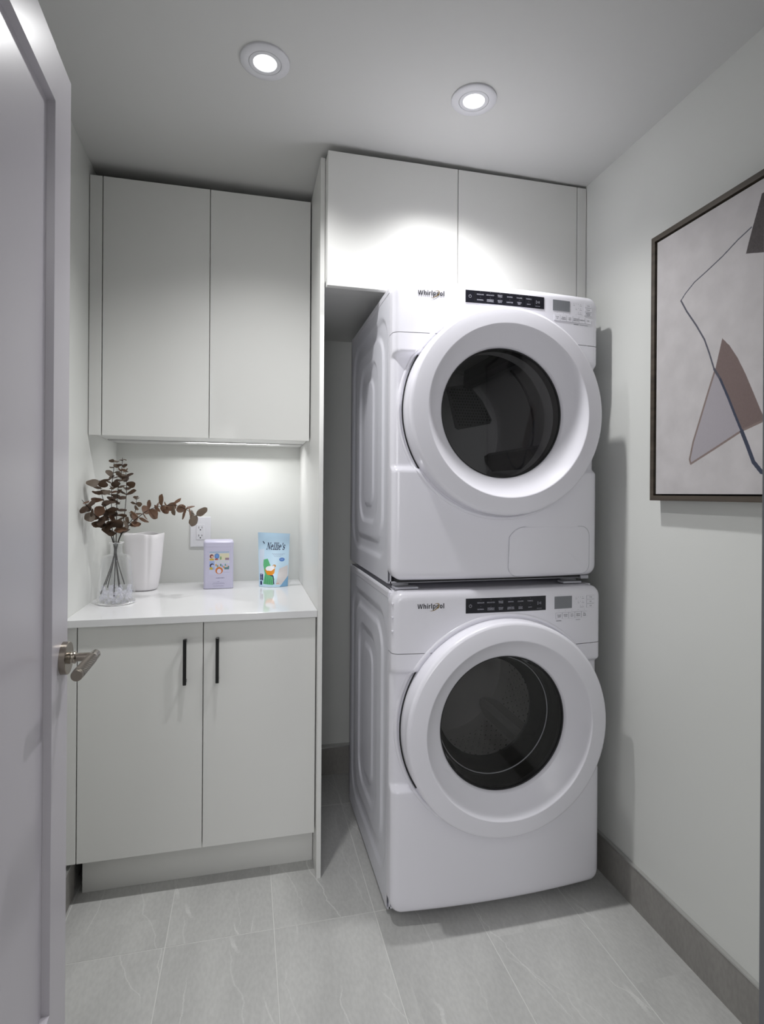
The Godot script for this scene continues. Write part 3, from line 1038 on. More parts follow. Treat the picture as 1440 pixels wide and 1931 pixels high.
func build_console(o: Node3D, dryer: bool, seam: float) -> void:
	var bold := SystemFont.new()
	bold.font_names = PackedStringArray(["Droid Sans"])
	bold.font_weight = 700
	var plain := SystemFont.new()
	plain.font_names = PackedStringArray(["Droid Sans"])
	var put := func(lift: float) -> Callable:
		return func(x: float, y: float) -> Vector3: return Vector3(x, y, front_z(x, y) + lift)
	# maker's lettering with its ring
	var lx := -0.2310
	var ly := 0.884 if dryer else 0.942
	var st := begin()
	add_text(st, "Whirlpool", bold, lx, ly, 0.0195, 0.080, put.call(0.0011))
	piece("logo_lettering", done(st), M.logo_chrome, o)
	st = begin()
	st.set_smooth_group(-1)
	var pts := []
	for k in 26:
		var a := lerpf(-2.75, 1.35, k / 25.0)
		var e := Vector2(cos(a) * 0.0175, sin(a) * 0.0078).rotated(0.52)
		pts.append(Vector2(lx + 0.009, ly - 0.0015) + e)
	for k in 25:
		var t0 := 0.0016 * sin(PI * (k + 0.15) / 25.3)
		var t1 := 0.0016 * sin(PI * (k + 1.0) / 25.6)
		var n: Vector2 = (pts[k + 1] - pts[k]).orthogonal().normalized()
		quad_out(st, on_front(pts[k] + n * t0, 0.0014), on_front(pts[k] - n * t0, 0.0014), on_front(pts[k + 1] - n * t1, 0.0014), on_front(pts[k + 1] + n * t1, 0.0014), on_front(pts[k], -0.1))
	piece("logo_ring", done(st), M.logo_gold, o)
	# black key strip
	var sx0 := -0.1245
	var sx1 := 0.1375
	var sy0 := 0.8660 if dryer else 0.9190
	var sy1 := 0.9035 if dryer else 0.9630
	piece("key_strip", plate(sx0, sx1, sy0, sy1, 0.0008, 10), M.console_gap if dryer else M.console_black, o)
	var words := [["REGULAR", "DELICATES", "BULKY\nITEMS", "WHITES", "COLORS", "TOWELS"], ["NORMAL", "WRINKLE\nCONTROL", "HEAVY\nDUTY", "SANITIZE" if dryer else "SANITIZE\nWITH OXI", "TIMED\nDRY" if dryer else "COLD\nWASH", "QUICK"]]
	var kw := 0.0322
	var kx0 := sx0 + 0.0305
	var ym := (sy0 + sy1) / 2
	if dryer:
		var e := 0.0008
		piece("key", plate(sx0 + e, kx0 - 0.0022, sy0 + e, sy1 - e, 0.0016, 2), M.console_black, o)
		piece("key", plate(kx0 + kw * 6 + 0.0016, sx1 - e, sy0 + e, sy1 - e, 0.0016, 2), M.console_black, o)
		for j in 2:
			for i in 6:
				piece("key", plate(kx0 + kw * i + 0.0005, kx0 + kw * (i + 1) - 0.0005, (ym + 0.0005 if j == 0 else sy0 + e), (sy1 - e if j == 0 else ym - 0.0005), 0.0016, 2), M.console_black, o)
	st = begin()
	var up: Callable = put.call(0.0019)
	for j in 2:
		for i in 6:
			var x := kx0 + kw * (i + 0.5)
			var y := lerpf(sy0, sy1, 0.70 if j == 0 else 0.26)
			var lines: PackedStringArray = words[j][i].split("\n")
			for q in lines.size():
				var yy := y if lines.size() == 1 else y + (0.0022 if q == 0 else -0.0022)
				add_text(st, lines[q], bold, x, yy, 0.0036, 0.0270, up)
			add_ring(st, Vector2(x, y + 0.0082), 0.0, 0.0006, 0.0, TAU, up)
	# power symbol and start / pause symbol
	var px := sx0 + 0.0140
	add_ring(st, Vector2(px, ym), 0.0036, 0.0046, deg_to_rad(115), deg_to_rad(425), up)
	add_bar(st, Vector2(px, ym + 0.0014), Vector2(px, ym + 0.0058), 0.0010, up)
	var tx := kx0 + kw * 6 + 0.0145
	var t := [Vector2(tx - 0.005, ym + 0.0052), Vector2(tx - 0.005, ym - 0.0040), Vector2(tx + 0.002, ym + 0.0006)]
	for k in 3:
		add_bar(st, t[k], t[(k + 1) % 3], 0.0009, up)
	add_bar(st, Vector2(tx + 0.0042, ym + 0.0044), Vector2(tx + 0.0042, ym - 0.0032), 0.0010, up)
	add_bar(st, Vector2(tx + 0.0066, ym + 0.0044), Vector2(tx + 0.0066, ym - 0.0032), 0.0010, up)
	add_text(st, "HOLD 3 SEC", bold, tx + 0.001, sy0 + 0.0065, 0.0022, 0.022, up)
	piece("key_lettering", done(st), M.console_print, o)
	# display window and white buttons
	var dx0 := 0.1690
	var dx1 := 0.2310
	var dy0 := sy0 + 0.001
	var dy1 := sy1 - 0.003 if dryer else sy1 - 0.005
	piece("display", plate(dx0, dx1, dy0, dy1, 0.0009, 3), M.display, o)
	st = begin()
	var low := ["Damp|Dry", "Static|Reduce", "Cycle|Signal", "Control Lock|Hold 3 Sec", "EcoBoost", "Light"] if dryer else ["Fresh|Hold", "Drain|& Spin", "Cycle|Signal", "Extra|Rinse", "Pre|Soak"]
	var bw := 0.0232
	var by1 := dy0 - 0.0125
	var by0 := by1 - 0.0190
	var ink: Callable = put.call(0.0016)
	for k in low.size():
		var bx := dx0 + 0.004 + bw * k
		piece("button_rim", plate(bx, bx + bw - 0.0006, by0, by1, 0.0007, 1), M.button_edge, o)
		piece("button", plate(bx + 0.0005, bx + bw - 0.0011, by0 + 0.0005, by1 - 0.0005, 0.0012, 1), M.appliance, o)
		var lines: PackedStringArray = low[k].split("|")
		for q in lines.size():
			var yy := (by0 + by1) / 2 + (0.0 if lines.size() == 1 else (0.0026 if q == 0 else -0.0026))
			add_text(st, lines[q], bold, bx + bw / 2, yy, 0.0040, 0.0195, ink)
		add_ring(st, Vector2(bx + bw / 2, by1 + 0.0060), 0.0, 0.0007, 0.0, TAU, put.call(0.0006))
	var right := ["Temp", "Dryness", "Wrinkle|Shield"] if dryer else ["Temp", "Spin", "Soil"]
	for k in 3:
		var y1 := dy1 - 0.0015 - 0.0132 * k
		var bx := 0.2860
		piece("button_rim", plate(bx, bx + 0.0290, y1 - 0.0118, y1, 0.0007, 1), M.button_edge, o)
		piece("button", plate(bx + 0.0005, bx + 0.0285, y1 - 0.0113, y1 - 0.0005, 0.0012, 1), M.appliance, o)
		var lines: PackedStringArray = right[k].split("|")
		for q in lines.size():
			var yy := y1 - 0.0060 + (0.0 if lines.size() == 1 else (0.0024 if q == 0 else -0.0024))
			add_text(st, lines[q], bold, bx + 0.0145, yy, 0.0036, 0.0200, ink)
		for i in 4 - k:
			add_ring(st, Vector2(0.2460 + 0.0085 * (i + k), y1 - 0.0040), 0.0, 0.0008, 0.0, TAU, put.call(0.0006))
		add_bar(st, Vector2(0.2440 + 0.0085 * k, y1 - 0.0088), Vector2(0.2500 + 0.0085 * k, y1 - 0.0088), 0.0008, put.call(0.0006))
		add_bar(st, Vector2(0.2680, y1 - 0.0088), Vector2(0.2760, y1 - 0.0088), 0.0008, put.call(0.0006))
	add_bar(st, Vector2(0.175 if not dryer else 0.246, by0 - 0.006), Vector2(0.193 if not dryer else 0.264, by0 - 0.006), 0.0016, put.call(0.0006))
	add_bar(st, Vector2(0.246 if not dryer else 0.268, by0 - 0.006), Vector2(0.262 if not dryer else 0.300, by0 - 0.006), 0.0010, put.call(0.0006))
	piece("button_lettering", done(st), M.grey_print, o)

func add_ring(st: SurfaceTool, c: Vector2, r0: float, r1: float, a0: float, a1: float, put: Callable) -> void:
	st.set_smooth_group(-1)
	var n := 16
	for k in n:
		var a := lerpf(a0, a1, float(k) / n)
		var b := lerpf(a0, a1, float(k + 1) / n)
		var p: Vector3 = put.call(c.x + cos(a) * r1, c.y + sin(a) * r1)
		var q: Vector3 = put.call(c.x + cos(b) * r1, c.y + sin(b) * r1)
		var s: Vector3 = put.call(c.x + cos(b) * r0, c.y + sin(b) * r0)
		var t: Vector3 = put.call(c.x + cos(a) * r0, c.y + sin(a) * r0)
		tri_out(st, p, q, s, p - Vector3(0, 0, 1))
		if r0 > 0.0:
			tri_out(st, p, s, t, p - Vector3(0, 0, 1))

func add_bar(st: SurfaceTool, a: Vector2, b: Vector2, w: float, put: Callable) -> void:
	st.set_smooth_group(-1)
	var n := (b - a).orthogonal().normalized() * w / 2
	var p: Vector3 = put.call(a.x + n.x, a.y + n.y)
	quad_out(st, p, put.call(a.x - n.x, a.y - n.y), put.call(b.x - n.x, b.y - n.y), put.call(b.x + n.x, b.y + n.y), p - Vector3(0, 0, 1))

func build_machines() -> void:
	make_machine(false, "washing_machine", Vector3(0.772, -0.0255, -1.591), "white front-loading washing machine standing on the floor below the dryer", "washer")
	make_machine(true, "tumble_dryer", Vector3(0.777, 0.9803, -1.622), "white front-loading tumble dryer stacked on top of the washing machine", "dryer")

# ---------------------------------------------------------------- things on the counter
func build_counter_things() -> void:
	var top := 0.8800
	build_outlet()
	build_vase(Vector3(-0.446, top, -2.152))
	build_branches(Vector3(-0.446, top, -2.152))
	build_ceramic(Vector3(-0.403, top, -2.425))
	build_tin(Vector3(-0.112, top, -2.435))
	build_pouch(Vector3(0.112, top, -2.415))

func build_outlet() -> void:
	var o := thing("wall_outlet", Vector3(-0.196, 1.100, FLOOR_BACK), "white double electrical outlet on the wall behind the lavender tin", "outlet")
	var st := begin()
	add_box(st, Vector3(-0.043, -0.0655, 0.0005), Vector3(0.043, 0.0655, 0.0065), 0.0025)
	piece("cover_plate", done(st), M.white_plastic, o)
	piece("receptacle", box(Vector3(-0.0170, -0.0335, 0.006), Vector3(0.0170, 0.0335, 0.0085), 0.0008), M.white_plastic, o)
	for s in [-1.0, 1.0]:
		var y: float = s * 0.0175 + 0.002
		piece("slot", box(Vector3(-0.0078, y - 0.0045, 0.0080), Vector3(-0.0056, y + 0.0045, 0.0088)), M.slot, o)
		piece("slot", box(Vector3(0.0056, y - 0.0038, 0.0080), Vector3(0.0076, y + 0.0038, 0.0088)), M.slot, o)
		piece("slot", lathe([Vector2(0.0026, 0.0088), Vector2(0.0, 0.0088)], Vector3.BACK, Vector3(0.0, y - 0.0105, 0), 16, true), M.slot, o)

func build_vase(at: Vector3) -> void:
	var o := thing("glass_vase", at, "clear glass bottle vase holding dried eucalyptus at the left of the counter", "vase")
	var outer := [Vector2(0.0630, 0.0085), Vector2(0.0622, 0.030), Vector2(0.0560, 0.100), Vector2(0.0500, 0.152), Vector2(0.0468, 0.163), Vector2(0.0400, 0.1695), Vector2(0.0270, 0.1720), Vector2(0.0205, 0.1755), Vector2(0.0188, 0.184), Vector2(0.0188, 0.206), Vector2(0.0205, 0.2105)]
	var inner := [Vector2(0.0185, 0.2105), Vector2(0.0164, 0.206), Vector2(0.0164, 0.184), Vector2(0.0185, 0.1740), Vector2(0.0270, 0.1696), Vector2(0.0390, 0.1670), Vector2(0.0445, 0.1610), Vector2(0.0474, 0.152), Vector2(0.0534, 0.100), Vector2(0.0594, 0.030), Vector2(0.0598, 0.0085)]
	piece("bottle", lathe(outer + inner, Vector3.UP, Vector3.ZERO, 64, true), M.vase_glass, o)
	piece("bottle_base", lathe([Vector2(0.0, 0.0006), Vector2(0.056, 0.0006), Vector2(0.0612, 0.0022), Vector2(0.0629, 0.0052), Vector2(0.0630, 0.0082), Vector2(0.0600, 0.0084), Vector2(0.0500, 0.0076), Vector2(0.0, 0.0070)], Vector3.UP, Vector3.ZERO, 64, true), M.thick_glass, o)
	piece("bottle_lip", lathe([Vector2(0.0186, 0.2108), Vector2(0.0206, 0.2108), Vector2(0.0238, 0.2130), Vector2(0.0250, 0.2152), Vector2(0.0238, 0.2162), Vector2(0.0215, 0.2148), Vector2(0.0190, 0.2125), Vector2(0.0186, 0.2108)], Vector3.UP, Vector3.ZERO, 64, true), M.thick_glass, o)
	# clear faceted acrylic pieces in the bottom
	var rng := RandomNumberGenerator.new()
	rng.seed = 31
	var shapes := []
	for k in 4:
		var st := begin()
		var pts := []
		var gold := PI * (3.0 - sqrt(5.0))
		for i in 12:
			var y := 1.0 - 2.0 * (i + 0.5) / 12.0
			var r := sqrt(1.0 - y * y)
			pts.append(Vector3(cos(gold * i) * r, y * 0.8, sin(gold * i) * r) * rng.randf_range(0.78, 1.12) * 0.0098)
		var hull := ConvexPolygonShape3D.new()
		hull.points = PackedVector3Array(pts)
		# brute-force hull: every triangle with all other points on one side
		for a in 12:
			for b in range(a + 1, 12):
				for c in range(b + 1, 12):
					var n: Vector3 = (pts[b] - pts[a]).cross(pts[c] - pts[a])
					var pos := 0
					var neg := 0
					for d in 12:
						if d == a or d == b or d == c:
							continue
						if n.dot(pts[d] - pts[a]) > 0.0: pos += 1
						else: neg += 1
					if pos == 0 or neg == 0:
						tri_out(st, pts[a], pts[b], pts[c], Vector3.ZERO)
		shapes.append(done(st))
	var n := 0
	for layer in 4:
		var y := 0.018 + 0.0125 * layer
		var count: int = [13, 13, 12, 7][layer]
		for k in count:
			var inside := k >= count - 3
			var r := 0.018 if inside else (0.0475 - 0.0016 * layer)
			var a := TAU * k / (3.0 if inside else count - 3.0) + layer * 0.37 + rng.randf_range(-0.08, 0.08)
			var p := at + Vector3(cos(a) * r, y + rng.randf_range(-0.002, 0.002), sin(a) * r)
			var m := piece("acrylic_chunk", shapes[n % 4], M.acrylic, self, p)
			m.rotation = Vector3(rng.randf() * TAU, rng.randf() * TAU, rng.randf() * TAU)
			m.scale = Vector3.ONE * rng.randf_range(0.85, 1.1)
			tag(m, "clear faceted acrylic ice chunk in the bottom of the glass vase", "decoration", "clear acrylic chunks in the vase")
			n += 1

func leaf_mesh(cup: float, ratio: float) -> ArrayMesh:
	# a rounded leaf of unit length along +x, standing in the x-z plane
	var st := begin()
	st.set_smooth_group(0)
	var rings := []
	var segs := 14
	for r in [0.0, 0.55, 1.0]:
		var ring := []
		for k in segs:
			var a := TAU * k / segs
			var x : float = 0.52 + 0.5 * cos(a) * r
			var z : float = 0.5 * ratio * sin(a) * r * (1.0 + 0.08 * sin(3.0 * a))
			if cos(a) > 0.95 and r > 0.9:
				x += 0.05
			ring.append(Vector3(x, cup * (z * z * 1.6 + (x - 0.4) * (x - 0.4) * 0.8 - 0.1) + 0.02 * sin(4.0 * a) * r, z))
		rings.append(ring)
	for i in 2:
		for k in segs:
			var m := (k + 1) % segs
			if i > 0:
				tri(st, rings[i][k], rings[i + 1][m], rings[i][m])
			tri(st, rings[i][k], rings[i + 1][k], rings[i + 1][m])
	# a little petiole
	tri(st, Vector3(0.0, 0, -0.02), Vector3(0.1, 0, 0.0), Vector3(0.0, 0, 0.02))
	return done(st)

func build_branches(_at: Vector3) -> void:
	var leaves := [leaf_mesh(0.35, 0.95), leaf_mesh(-0.45, 1.05), leaf_mesh(0.75, 0.85)]
	var rng := RandomNumberGenerator.new()
	rng.seed = 5
	# path, first node, spacing, leaf length at foot and tip, leaf colour, label
	var all := [
		[[Vector3(-0.453, 0.904, -2.150), Vector3(-0.449, 1.046, -2.150), Vector3(-0.447, 1.130, -2.150), Vector3(-0.444, 1.215, -2.140), Vector3(-0.440, 1.282, -2.140), Vector3(-0.432, 1.333, -2.150), Vector3(-0.428, 1.394, -2.150)], 0.225, 0.0230, 0.040, 0.014, "leaf_dark", "tallest upright eucalyptus branch with dark brown leaves and a budded tip"],
		[[Vector3(-0.480, 0.946, -2.150), Vector3(-0.451, 1.053, -2.150), Vector3(-0.464, 1.160, -2.160), Vector3(-0.467, 1.282, -2.170), Vector3(-0.461, 1.351, -2.170), Vector3(-0.462, 1.385, -2.180)], 0.300, 0.0240, 0.030, 0.019, "leaf_grey", "upright eucalyptus branch with paired grey-brown leaves just left of the tallest one"],
		[[Vector3(-0.437, 0.931, -2.170), Vector3(-0.447, 1.053, -2.150), Vector3(-0.433, 1.126, -2.160), Vector3(-0.425, 1.187, -2.170), Vector3(-0.420, 1.276, -2.180), Vector3(-0.425, 1.352, -2.190)], 0.340, 0.0190, 0.032, 0.022, "leaf_dark", "thin upright eucalyptus branch bare below, leafy near the top, right of the tallest"],
		[[Vector3(-0.492, 0.916, -2.130), Vector3(-0.454, 1.049, -2.150), Vector3(-0.462, 1.132, -2.130), Vector3(-0.473, 1.209, -2.120), Vector3(-0.482, 1.259, -2.100), Vector3(-0.491, 1.311, -2.100)], 0.250, 0.0260, 0.046, 0.034, "leaf_dark", "eucalyptus branch leaning left with the largest round brown leaves"],
		[[Vector3(-0.479, 0.932, -2.170), Vector3(-0.452, 1.053, -2.150), Vector3(-0.465, 1.131, -2.140), Vector3(-0.486, 1.167, -2.110), Vector3(-0.505, 1.208, -2.060), Vector3(-0.522, 1.246, -2.010)], 0.235, 0.0270, 0.040, 0.020, "leaf_dark", "short eucalyptus branch spreading furthest left, towards the wall"],
		[[Vector3(-0.417, 0.947, -2.140), Vector3(-0.446, 1.053, -2.150), Vector3(-0.431, 1.120, -2.150), Vector3(-0.399, 1.158, -2.140), Vector3(-0.366, 1.188, -2.130), Vector3(-0.330, 1.212, -2.120), Vector3(-0.281, 1.226, -2.110), Vector3(-0.232, 1.223, -2.100), Vector3(-0.170, 1.189, -2.090)], 0.225, 0.0240, 0.031, 0.037, "leaf_brown", "long eucalyptus branch arching far right with warm brown leaves"],
		[[Vector3(-0.433, 0.941, -2.130), Vector3(-0.448, 1.053, -2.150), Vector3(-0.428, 1.136, -2.160), Vector3(-0.399, 1.173, -2.170), Vector3(-0.389, 1.201, -2.170), Vector3(-0.386, 1.254, -2.180)], 0.235, 0.0200, 0.026, 0.018, "leaf_grey", "small eucalyptus branch with stacked grey leaves above the white ceramic pot"]]
	for e in all:
		var path: Array = smooth_path(e[0], 5)
		var o := thing("eucalyptus_branch", e[0][0], e[6], "branch", "dried eucalyptus branches in the glass vase")
		var foot: Vector3 = e[0][0]
		var local := []
		for p in path:
			local.append(p - foot)
		var st := begin()
		add_tube(st, local, 0.0018, 0.0008, 7)
		piece("stem", done(st), M.stem, o)
		# leaves in opposite pairs, each pair turned against the last
		var run := 0.0
		var next: float = e[1]
		var total := 0.0
		for i in local.size() - 1:
			total += local[i].distance_to(local[i + 1])
		var turn := rng.randf() * TAU
		for i in local.size() - 1:
			var a: Vector3 = local[i]
			var b: Vector3 = local[i + 1]
			var len := a.distance_to(b)
			while next <= run + len and next < total:
				var p := a.lerp(b, (next - run) / len)
				var d := (b - a).normalized()
				var s := d.cross(Vector3(0.2, 0.3, 0.9)).normalized()
				var f := d.cross(s)
				var size: float = lerpf(e[3], e[4], clampf((next - e[1]) / maxf(total - e[1], 0.01), 0, 1))
				for q in 2:
					var ang := turn + PI * q
					var out := (s * cos(ang) + f * sin(ang)).normalized()
					var dir := (out * 0.9 + d * rng.randf_range(0.05, 0.5) + Vector3(0, -0.12, 0)).normalized()
					var nrm := (d - dir * d.dot(dir)).normalized().rotated(dir, rng.randf_range(-0.9, 0.9))
					var z := dir.cross(nrm)
					var k := size * 1.08 * rng.randf_range(0.85, 1.12)
					if foot.x + p.x + dir.x * k < LEFT + 0.004:
						continue
					var look: String = e[5]
					var roll := rng.randf()
					if roll < 0.22:
						look = "leaf_grey"
					elif roll < 0.4 and look == "leaf_dark":
						look = "leaf_brown"
					var m := piece("leaf", leaves[rng.randi() % 3], M[look], o)
					m.transform = Transform3D(Basis(dir, nrm, z) * k, p)
				turn += PI / 2 + rng.randf_range(-0.3, 0.3)
				next += float(e[2]) * 0.90 * rng.randf_range(0.85, 1.1)
			run += len

func build_ceramic(at: Vector3) -> void:
	var o := thing("ceramic_pot", at, "white ceramic pot with soft vertical folds behind the glass vase", "pot")
	var st := begin()
	st.set_smooth_group(0)
	var segs := 96
	var prof := [[0.0, 0.0, 0.0], [0.040, 0.0005, 0.0], [0.050, 0.003, 0.3], [0.0545, 0.010, 0.55], [0.0595, 0.040, 0.8], [0.0655, 0.10, 1.0], [0.0700, 0.16, 1.05], [0.0735, 0.205, 1.1], [0.0748, 0.2245, 1.1], [0.0738, 0.2262, 1.1], [0.0722, 0.2250, 1.1], [0.0695, 0.205, 1.1], [0.0620, 0.10, 1.0], [0.0510, 0.015, 0.6], [0.0, 0.012, 0.0]]
	var rings := []
	for p in prof:
		var ring := []
		for k in segs:
			var a := TAU * k / segs
			var fold := 0.045 * sin(3.0 * a + 0.6) + 0.035 * sin(5.0 * a + 2.1) - 0.05 * exp(-pow(fposmod(a - 1.15 + PI, TAU) - PI, 2.0) / 0.012) - 0.04 * exp(-pow(fposmod(a - 2.6 + PI, TAU) - PI, 2.0) / 0.02)
			var r: float = p[0] * (1.0 + fold * p[2])
			ring.append(Vector3(cos(a) * r, p[1] + (0.0025 * sin(4.0 * a + 1.0) if p[1] > 0.2 else 0.0), sin(a) * r))
		rings.append(ring)
	for i in rings.size() - 1:
		for k in segs:
			var n := (k + 1) % segs
			if rings[i][k] != rings[i][n]:
				tri(st, rings[i][k], rings[i][n], rings[i + 1][n])
			if rings[i + 1][k] != rings[i + 1][n]:
				tri(st, rings[i][k], rings[i + 1][n], rings[i + 1][k])
	piece("pot_body", done(st), M.ceramic, o)

func disc(img: Image, c: Vector2, r: Vector2, col: Color) -> void:
	for y in range(maxi(0, int(c.y - r.y)), mini(img.get_height(), int(c.y + r.y) + 1)):
		for x in range(maxi(0, int(c.x - r.x)), mini(img.get_width(), int(c.x + r.x) + 1)):
			if Vector2((x - c.x) / r.x, (y - c.y) / r.y).length_squared() <= 1.0:
				img.set_pixel(x, y, col)

func fill_poly(img: Image, poly: PackedVector2Array, col: Color, soft := 0.0) -> void:
	var lo := poly[0]
	var hi := poly[0]
	for p in poly:
		lo = lo.min(p)
		hi = hi.max(p)
	for y in range(maxi(0, int(lo.y)), mini(img.get_height(), int(hi.y) + 1)):
		for x in range(maxi(0, int(lo.x)), mini(img.get_width(), int(hi.x) + 1)):
			if Geometry2D.is_point_in_polygon(Vector2(x, y), poly):
				var c := col
				if soft > 0.0:
					var t := soft * ((hash(Vector2i(x / 2, y / 3)) % 1000) / 500.0 - 1.0)
					c = Color(clampf(col.r + t, 0, 1), clampf(col.g + t, 0, 1), clampf(col.b + t, 0, 1))
				img.set_pixel(x, y, c)

func line(img: Image, a: Vector2, b: Vector2, w: float, col: Color) -> void:
	var n := (b - a).orthogonal().normalized() * w / 2
	var e := (b - a).normalized() * w * 0.25
	fill_poly(img, PackedVector2Array([a + n - e, a - n - e, b - n + e, b + n + e]), col)

func build_tin(at: Vector3) -> void:
	var o := thing("storage_tin", at, "lavender rectangular tin with a printed comic-style panel on its front", "tin")
	o.rotation.y = deg_to_rad(2.5)
	var w := 0.0585
	var d := 0.049
	var ring := func(x: float, z: float, r: float) -> PackedVector2Array: return round_rect(-x, -z, x, z, r, 5)
	# walls: rounded rectangle pushed up, with a rolled base and a lid that overlaps
	var build := func(levels: Array, cap_low: bool, cap_high: bool) -> ArrayMesh:
		var st := begin()
		var loops := []
		for l in levels:
			var poly: PackedVector2Array = ring.call(w + l[1], d + l[1], maxf(0.012 + l[1], 0.002))
			var loop := []
			for p in poly:
				loop.append(Vector3(p.x, l[0], p.y))
			loops.append(loop)
		for i in loops.size() - 1:
			st.set_smooth_group(i)
			for k in loops[i].size():
				var n: int = (k + 1) % loops[i].size()
				quad_out(st, loops[i][k], loops[i][n], loops[i + 1][n], loops[i + 1][k], Vector3(0, (loops[i][k].y + loops[i + 1][k].y) / 2, 0))
		st.set_smooth_group(-1)
		for e in [0, loops.size() - 1]:
			if (e == 0 and not cap_low) or (e != 0 and not cap_high):
				continue
			var c := Vector3(0, loops[e][0].y, 0)
			for k in loops[e].size():
				tri_out(st, c, loops[e][k], loops[e][(k + 1) % loops[e].size()], c + Vector3(0, 1 if e == 0 else -1, 0))
		return done(st)
	piece("tin_body", build.call([[0.0005, -0.001], [0.0025, 0.0008], [0.004, 0.0008], [0.005, 0.0], [0.172, 0.0], [0.1725, -0.0012]], true, true), M.tin_paint, o)
	piece("lid", build.call([[0.170, -0.001], [0.171, 0.0008], [0.188, 0.0008], [0.1935, -0.0022], [0.1955, -0.008], [0.1945, -0.012]], false, true), M.tin_paint, o)
	# the printed panel: little coloured picture cells, as flat print
	var img := Image.create(250, 300, false, Image.FORMAT_RGB8)
	img.fill(Color(0.80, 0.80, 0.90))
	var rng := RandomNumberGenerator.new()
	rng.seed = 8
	img.fill_rect(Rect2i(4, 6, 242, 20), Color(0.70, 0.77, 0.86))
	for k in 26:
		img.fill_rect(Rect2i(6 + k * 9, 10 + rng.randi() % 8, 5, 3), Color(0.35, 0.40, 0.52))
	img.fill_rect(Rect2i(4, 30, 56, 88), Color(0.86, 0.85, 0.84))
	disc(img, Vector2(30, 66), Vector2(24, 26), Color(0.45, 0.22, 0.24))
	disc(img, Vector2(36, 72), Vector2(14, 16), Color(0.88, 0.70, 0.64))
	img.fill_rect(Rect2i(6, 96, 52, 22), Color(0.82, 0.68, 0.22))
	img.fill_rect(Rect2i(64, 26, 62, 92), Color(0.80, 0.80, 0.83))
	disc(img, Vector2(94, 64), Vector2(29, 34), Color(0.30, 0.46, 0.72))
	disc(img, Vector2(94, 62), Vector2(22, 26), Color(0.42, 0.60, 0.84))
	disc(img, Vector2(88, 104), Vector2(22, 10), Color(0.70, 0.36, 0.30))
	img.fill_rect(Rect2i(128, 30, 116, 88), Color(0.87, 0.85, 0.74))
	disc(img, Vector2(140, 90), Vector2(12, 22), Color(0.56, 0.70, 0.50))
	img.fill_rect(Rect2i(196, 88, 48, 28), Color(0.62, 0.52, 0.58))
	img.fill_rect(Rect2i(4, 126, 62, 112), Color(0.62, 0.70, 0.88))
	disc(img, Vector2(34, 182), Vector2(26, 26), Color(0.22, 0.18, 0.30))
	disc(img, Vector2(42, 190), Vector2(20, 20), Color(0.74, 0.78, 0.92))
	img.fill_rect(Rect2i(6, 206, 38, 30), Color(0.80, 0.70, 0.26))
	img.fill_rect(Rect2i(70, 126, 176, 30), Color(0.84, 0.85, 0.86))
	for k in 9:
		var cc := [Color(0.80, 0.62, 0.30), Color(0.45, 0.62, 0.60), Color(0.86, 0.72, 0.62), Color(0.36, 0.52, 0.46), Color(0.55, 0.60, 0.78)]
		disc(img, Vector2(84 + k * 19, 178 + (k % 3) * 14), Vector2(9, 16), cc[k % 5])
	img.fill_rect(Rect2i(186, 208, 58, 28), Color(0.38, 0.52, 0.54))
	for k in 22:
		img.fill_rect(Rect2i(76 + k * 7, 134 + (k % 3) * 6, 4, 3), Color(0.45, 0.48, 0.56))
	disc(img, Vector2(122, 248), Vector2(46, 44), Color(0.80, 0.46, 0.22))
	disc(img, Vector2(122, 256), Vector2(27, 30), Color(0.86, 0.84, 0.92))
	for k in 8:
		img.fill_rect(Rect2i(174 + k * 9, 266 + (k % 2) * 8, 6, 3), Color(0.55, 0.45, 0.55))
	var lm := mat("tin_print", Color.WHITE, 0.35)
	lm.albedo_texture = ImageTexture.create_from_image(img)
	piece("printed_panel", card(-0.037, 0.043, 0.058, 0.154, d + 0.0004), lm, o)
	# small type below the picture
	var st := begin()
	var put := func(x: float, y: float) -> Vector3: return Vector3(x, y, d + 0.0006)
	for r in [[0.044, 0.034, 0.0040, 0.007], [0.030, 0.010, 0.0030, 0.0], [0.0240, 0.044, 0.0014, 0.0], [0.0205, 0.050, 0.0014, 0.0], [0.0120, 0.040, 0.0018, 0.0]]:
		var n := int(r[1] / (r[2] * 1.15))
		for k in n:
			var x: float = r[3] - r[1] / 2 + r[1] * k / n
			var hgt: float = r[2] * (0.7 + 0.5 * ((k * 7 + int(r[0] * 900)) % 3) / 2.0)
			add_bar(st, Vector2(x, r[0]), Vector2(x + r[2] * 0.75, r[0]), hgt * 0.6, put)
	piece("small_print", done(st), M.tin_text, o)

# an upright flat print facing +z with texture coordinates
func card(x0: float, x1: float, y0: float, y1: float, z: float) -> ArrayMesh:
	var st := begin()
	for v in [[x0, y1, 0, 0], [x1, y1, 1, 0], [x1, y0, 1, 1], [x0, y1, 0, 0], [x1, y0, 1, 1], [x0, y0, 0, 1]]:
		st.set_uv(Vector2(v[2], v[3]))
		st.add_vertex(Vector3(v[0], v[1], z))
	return done(st)

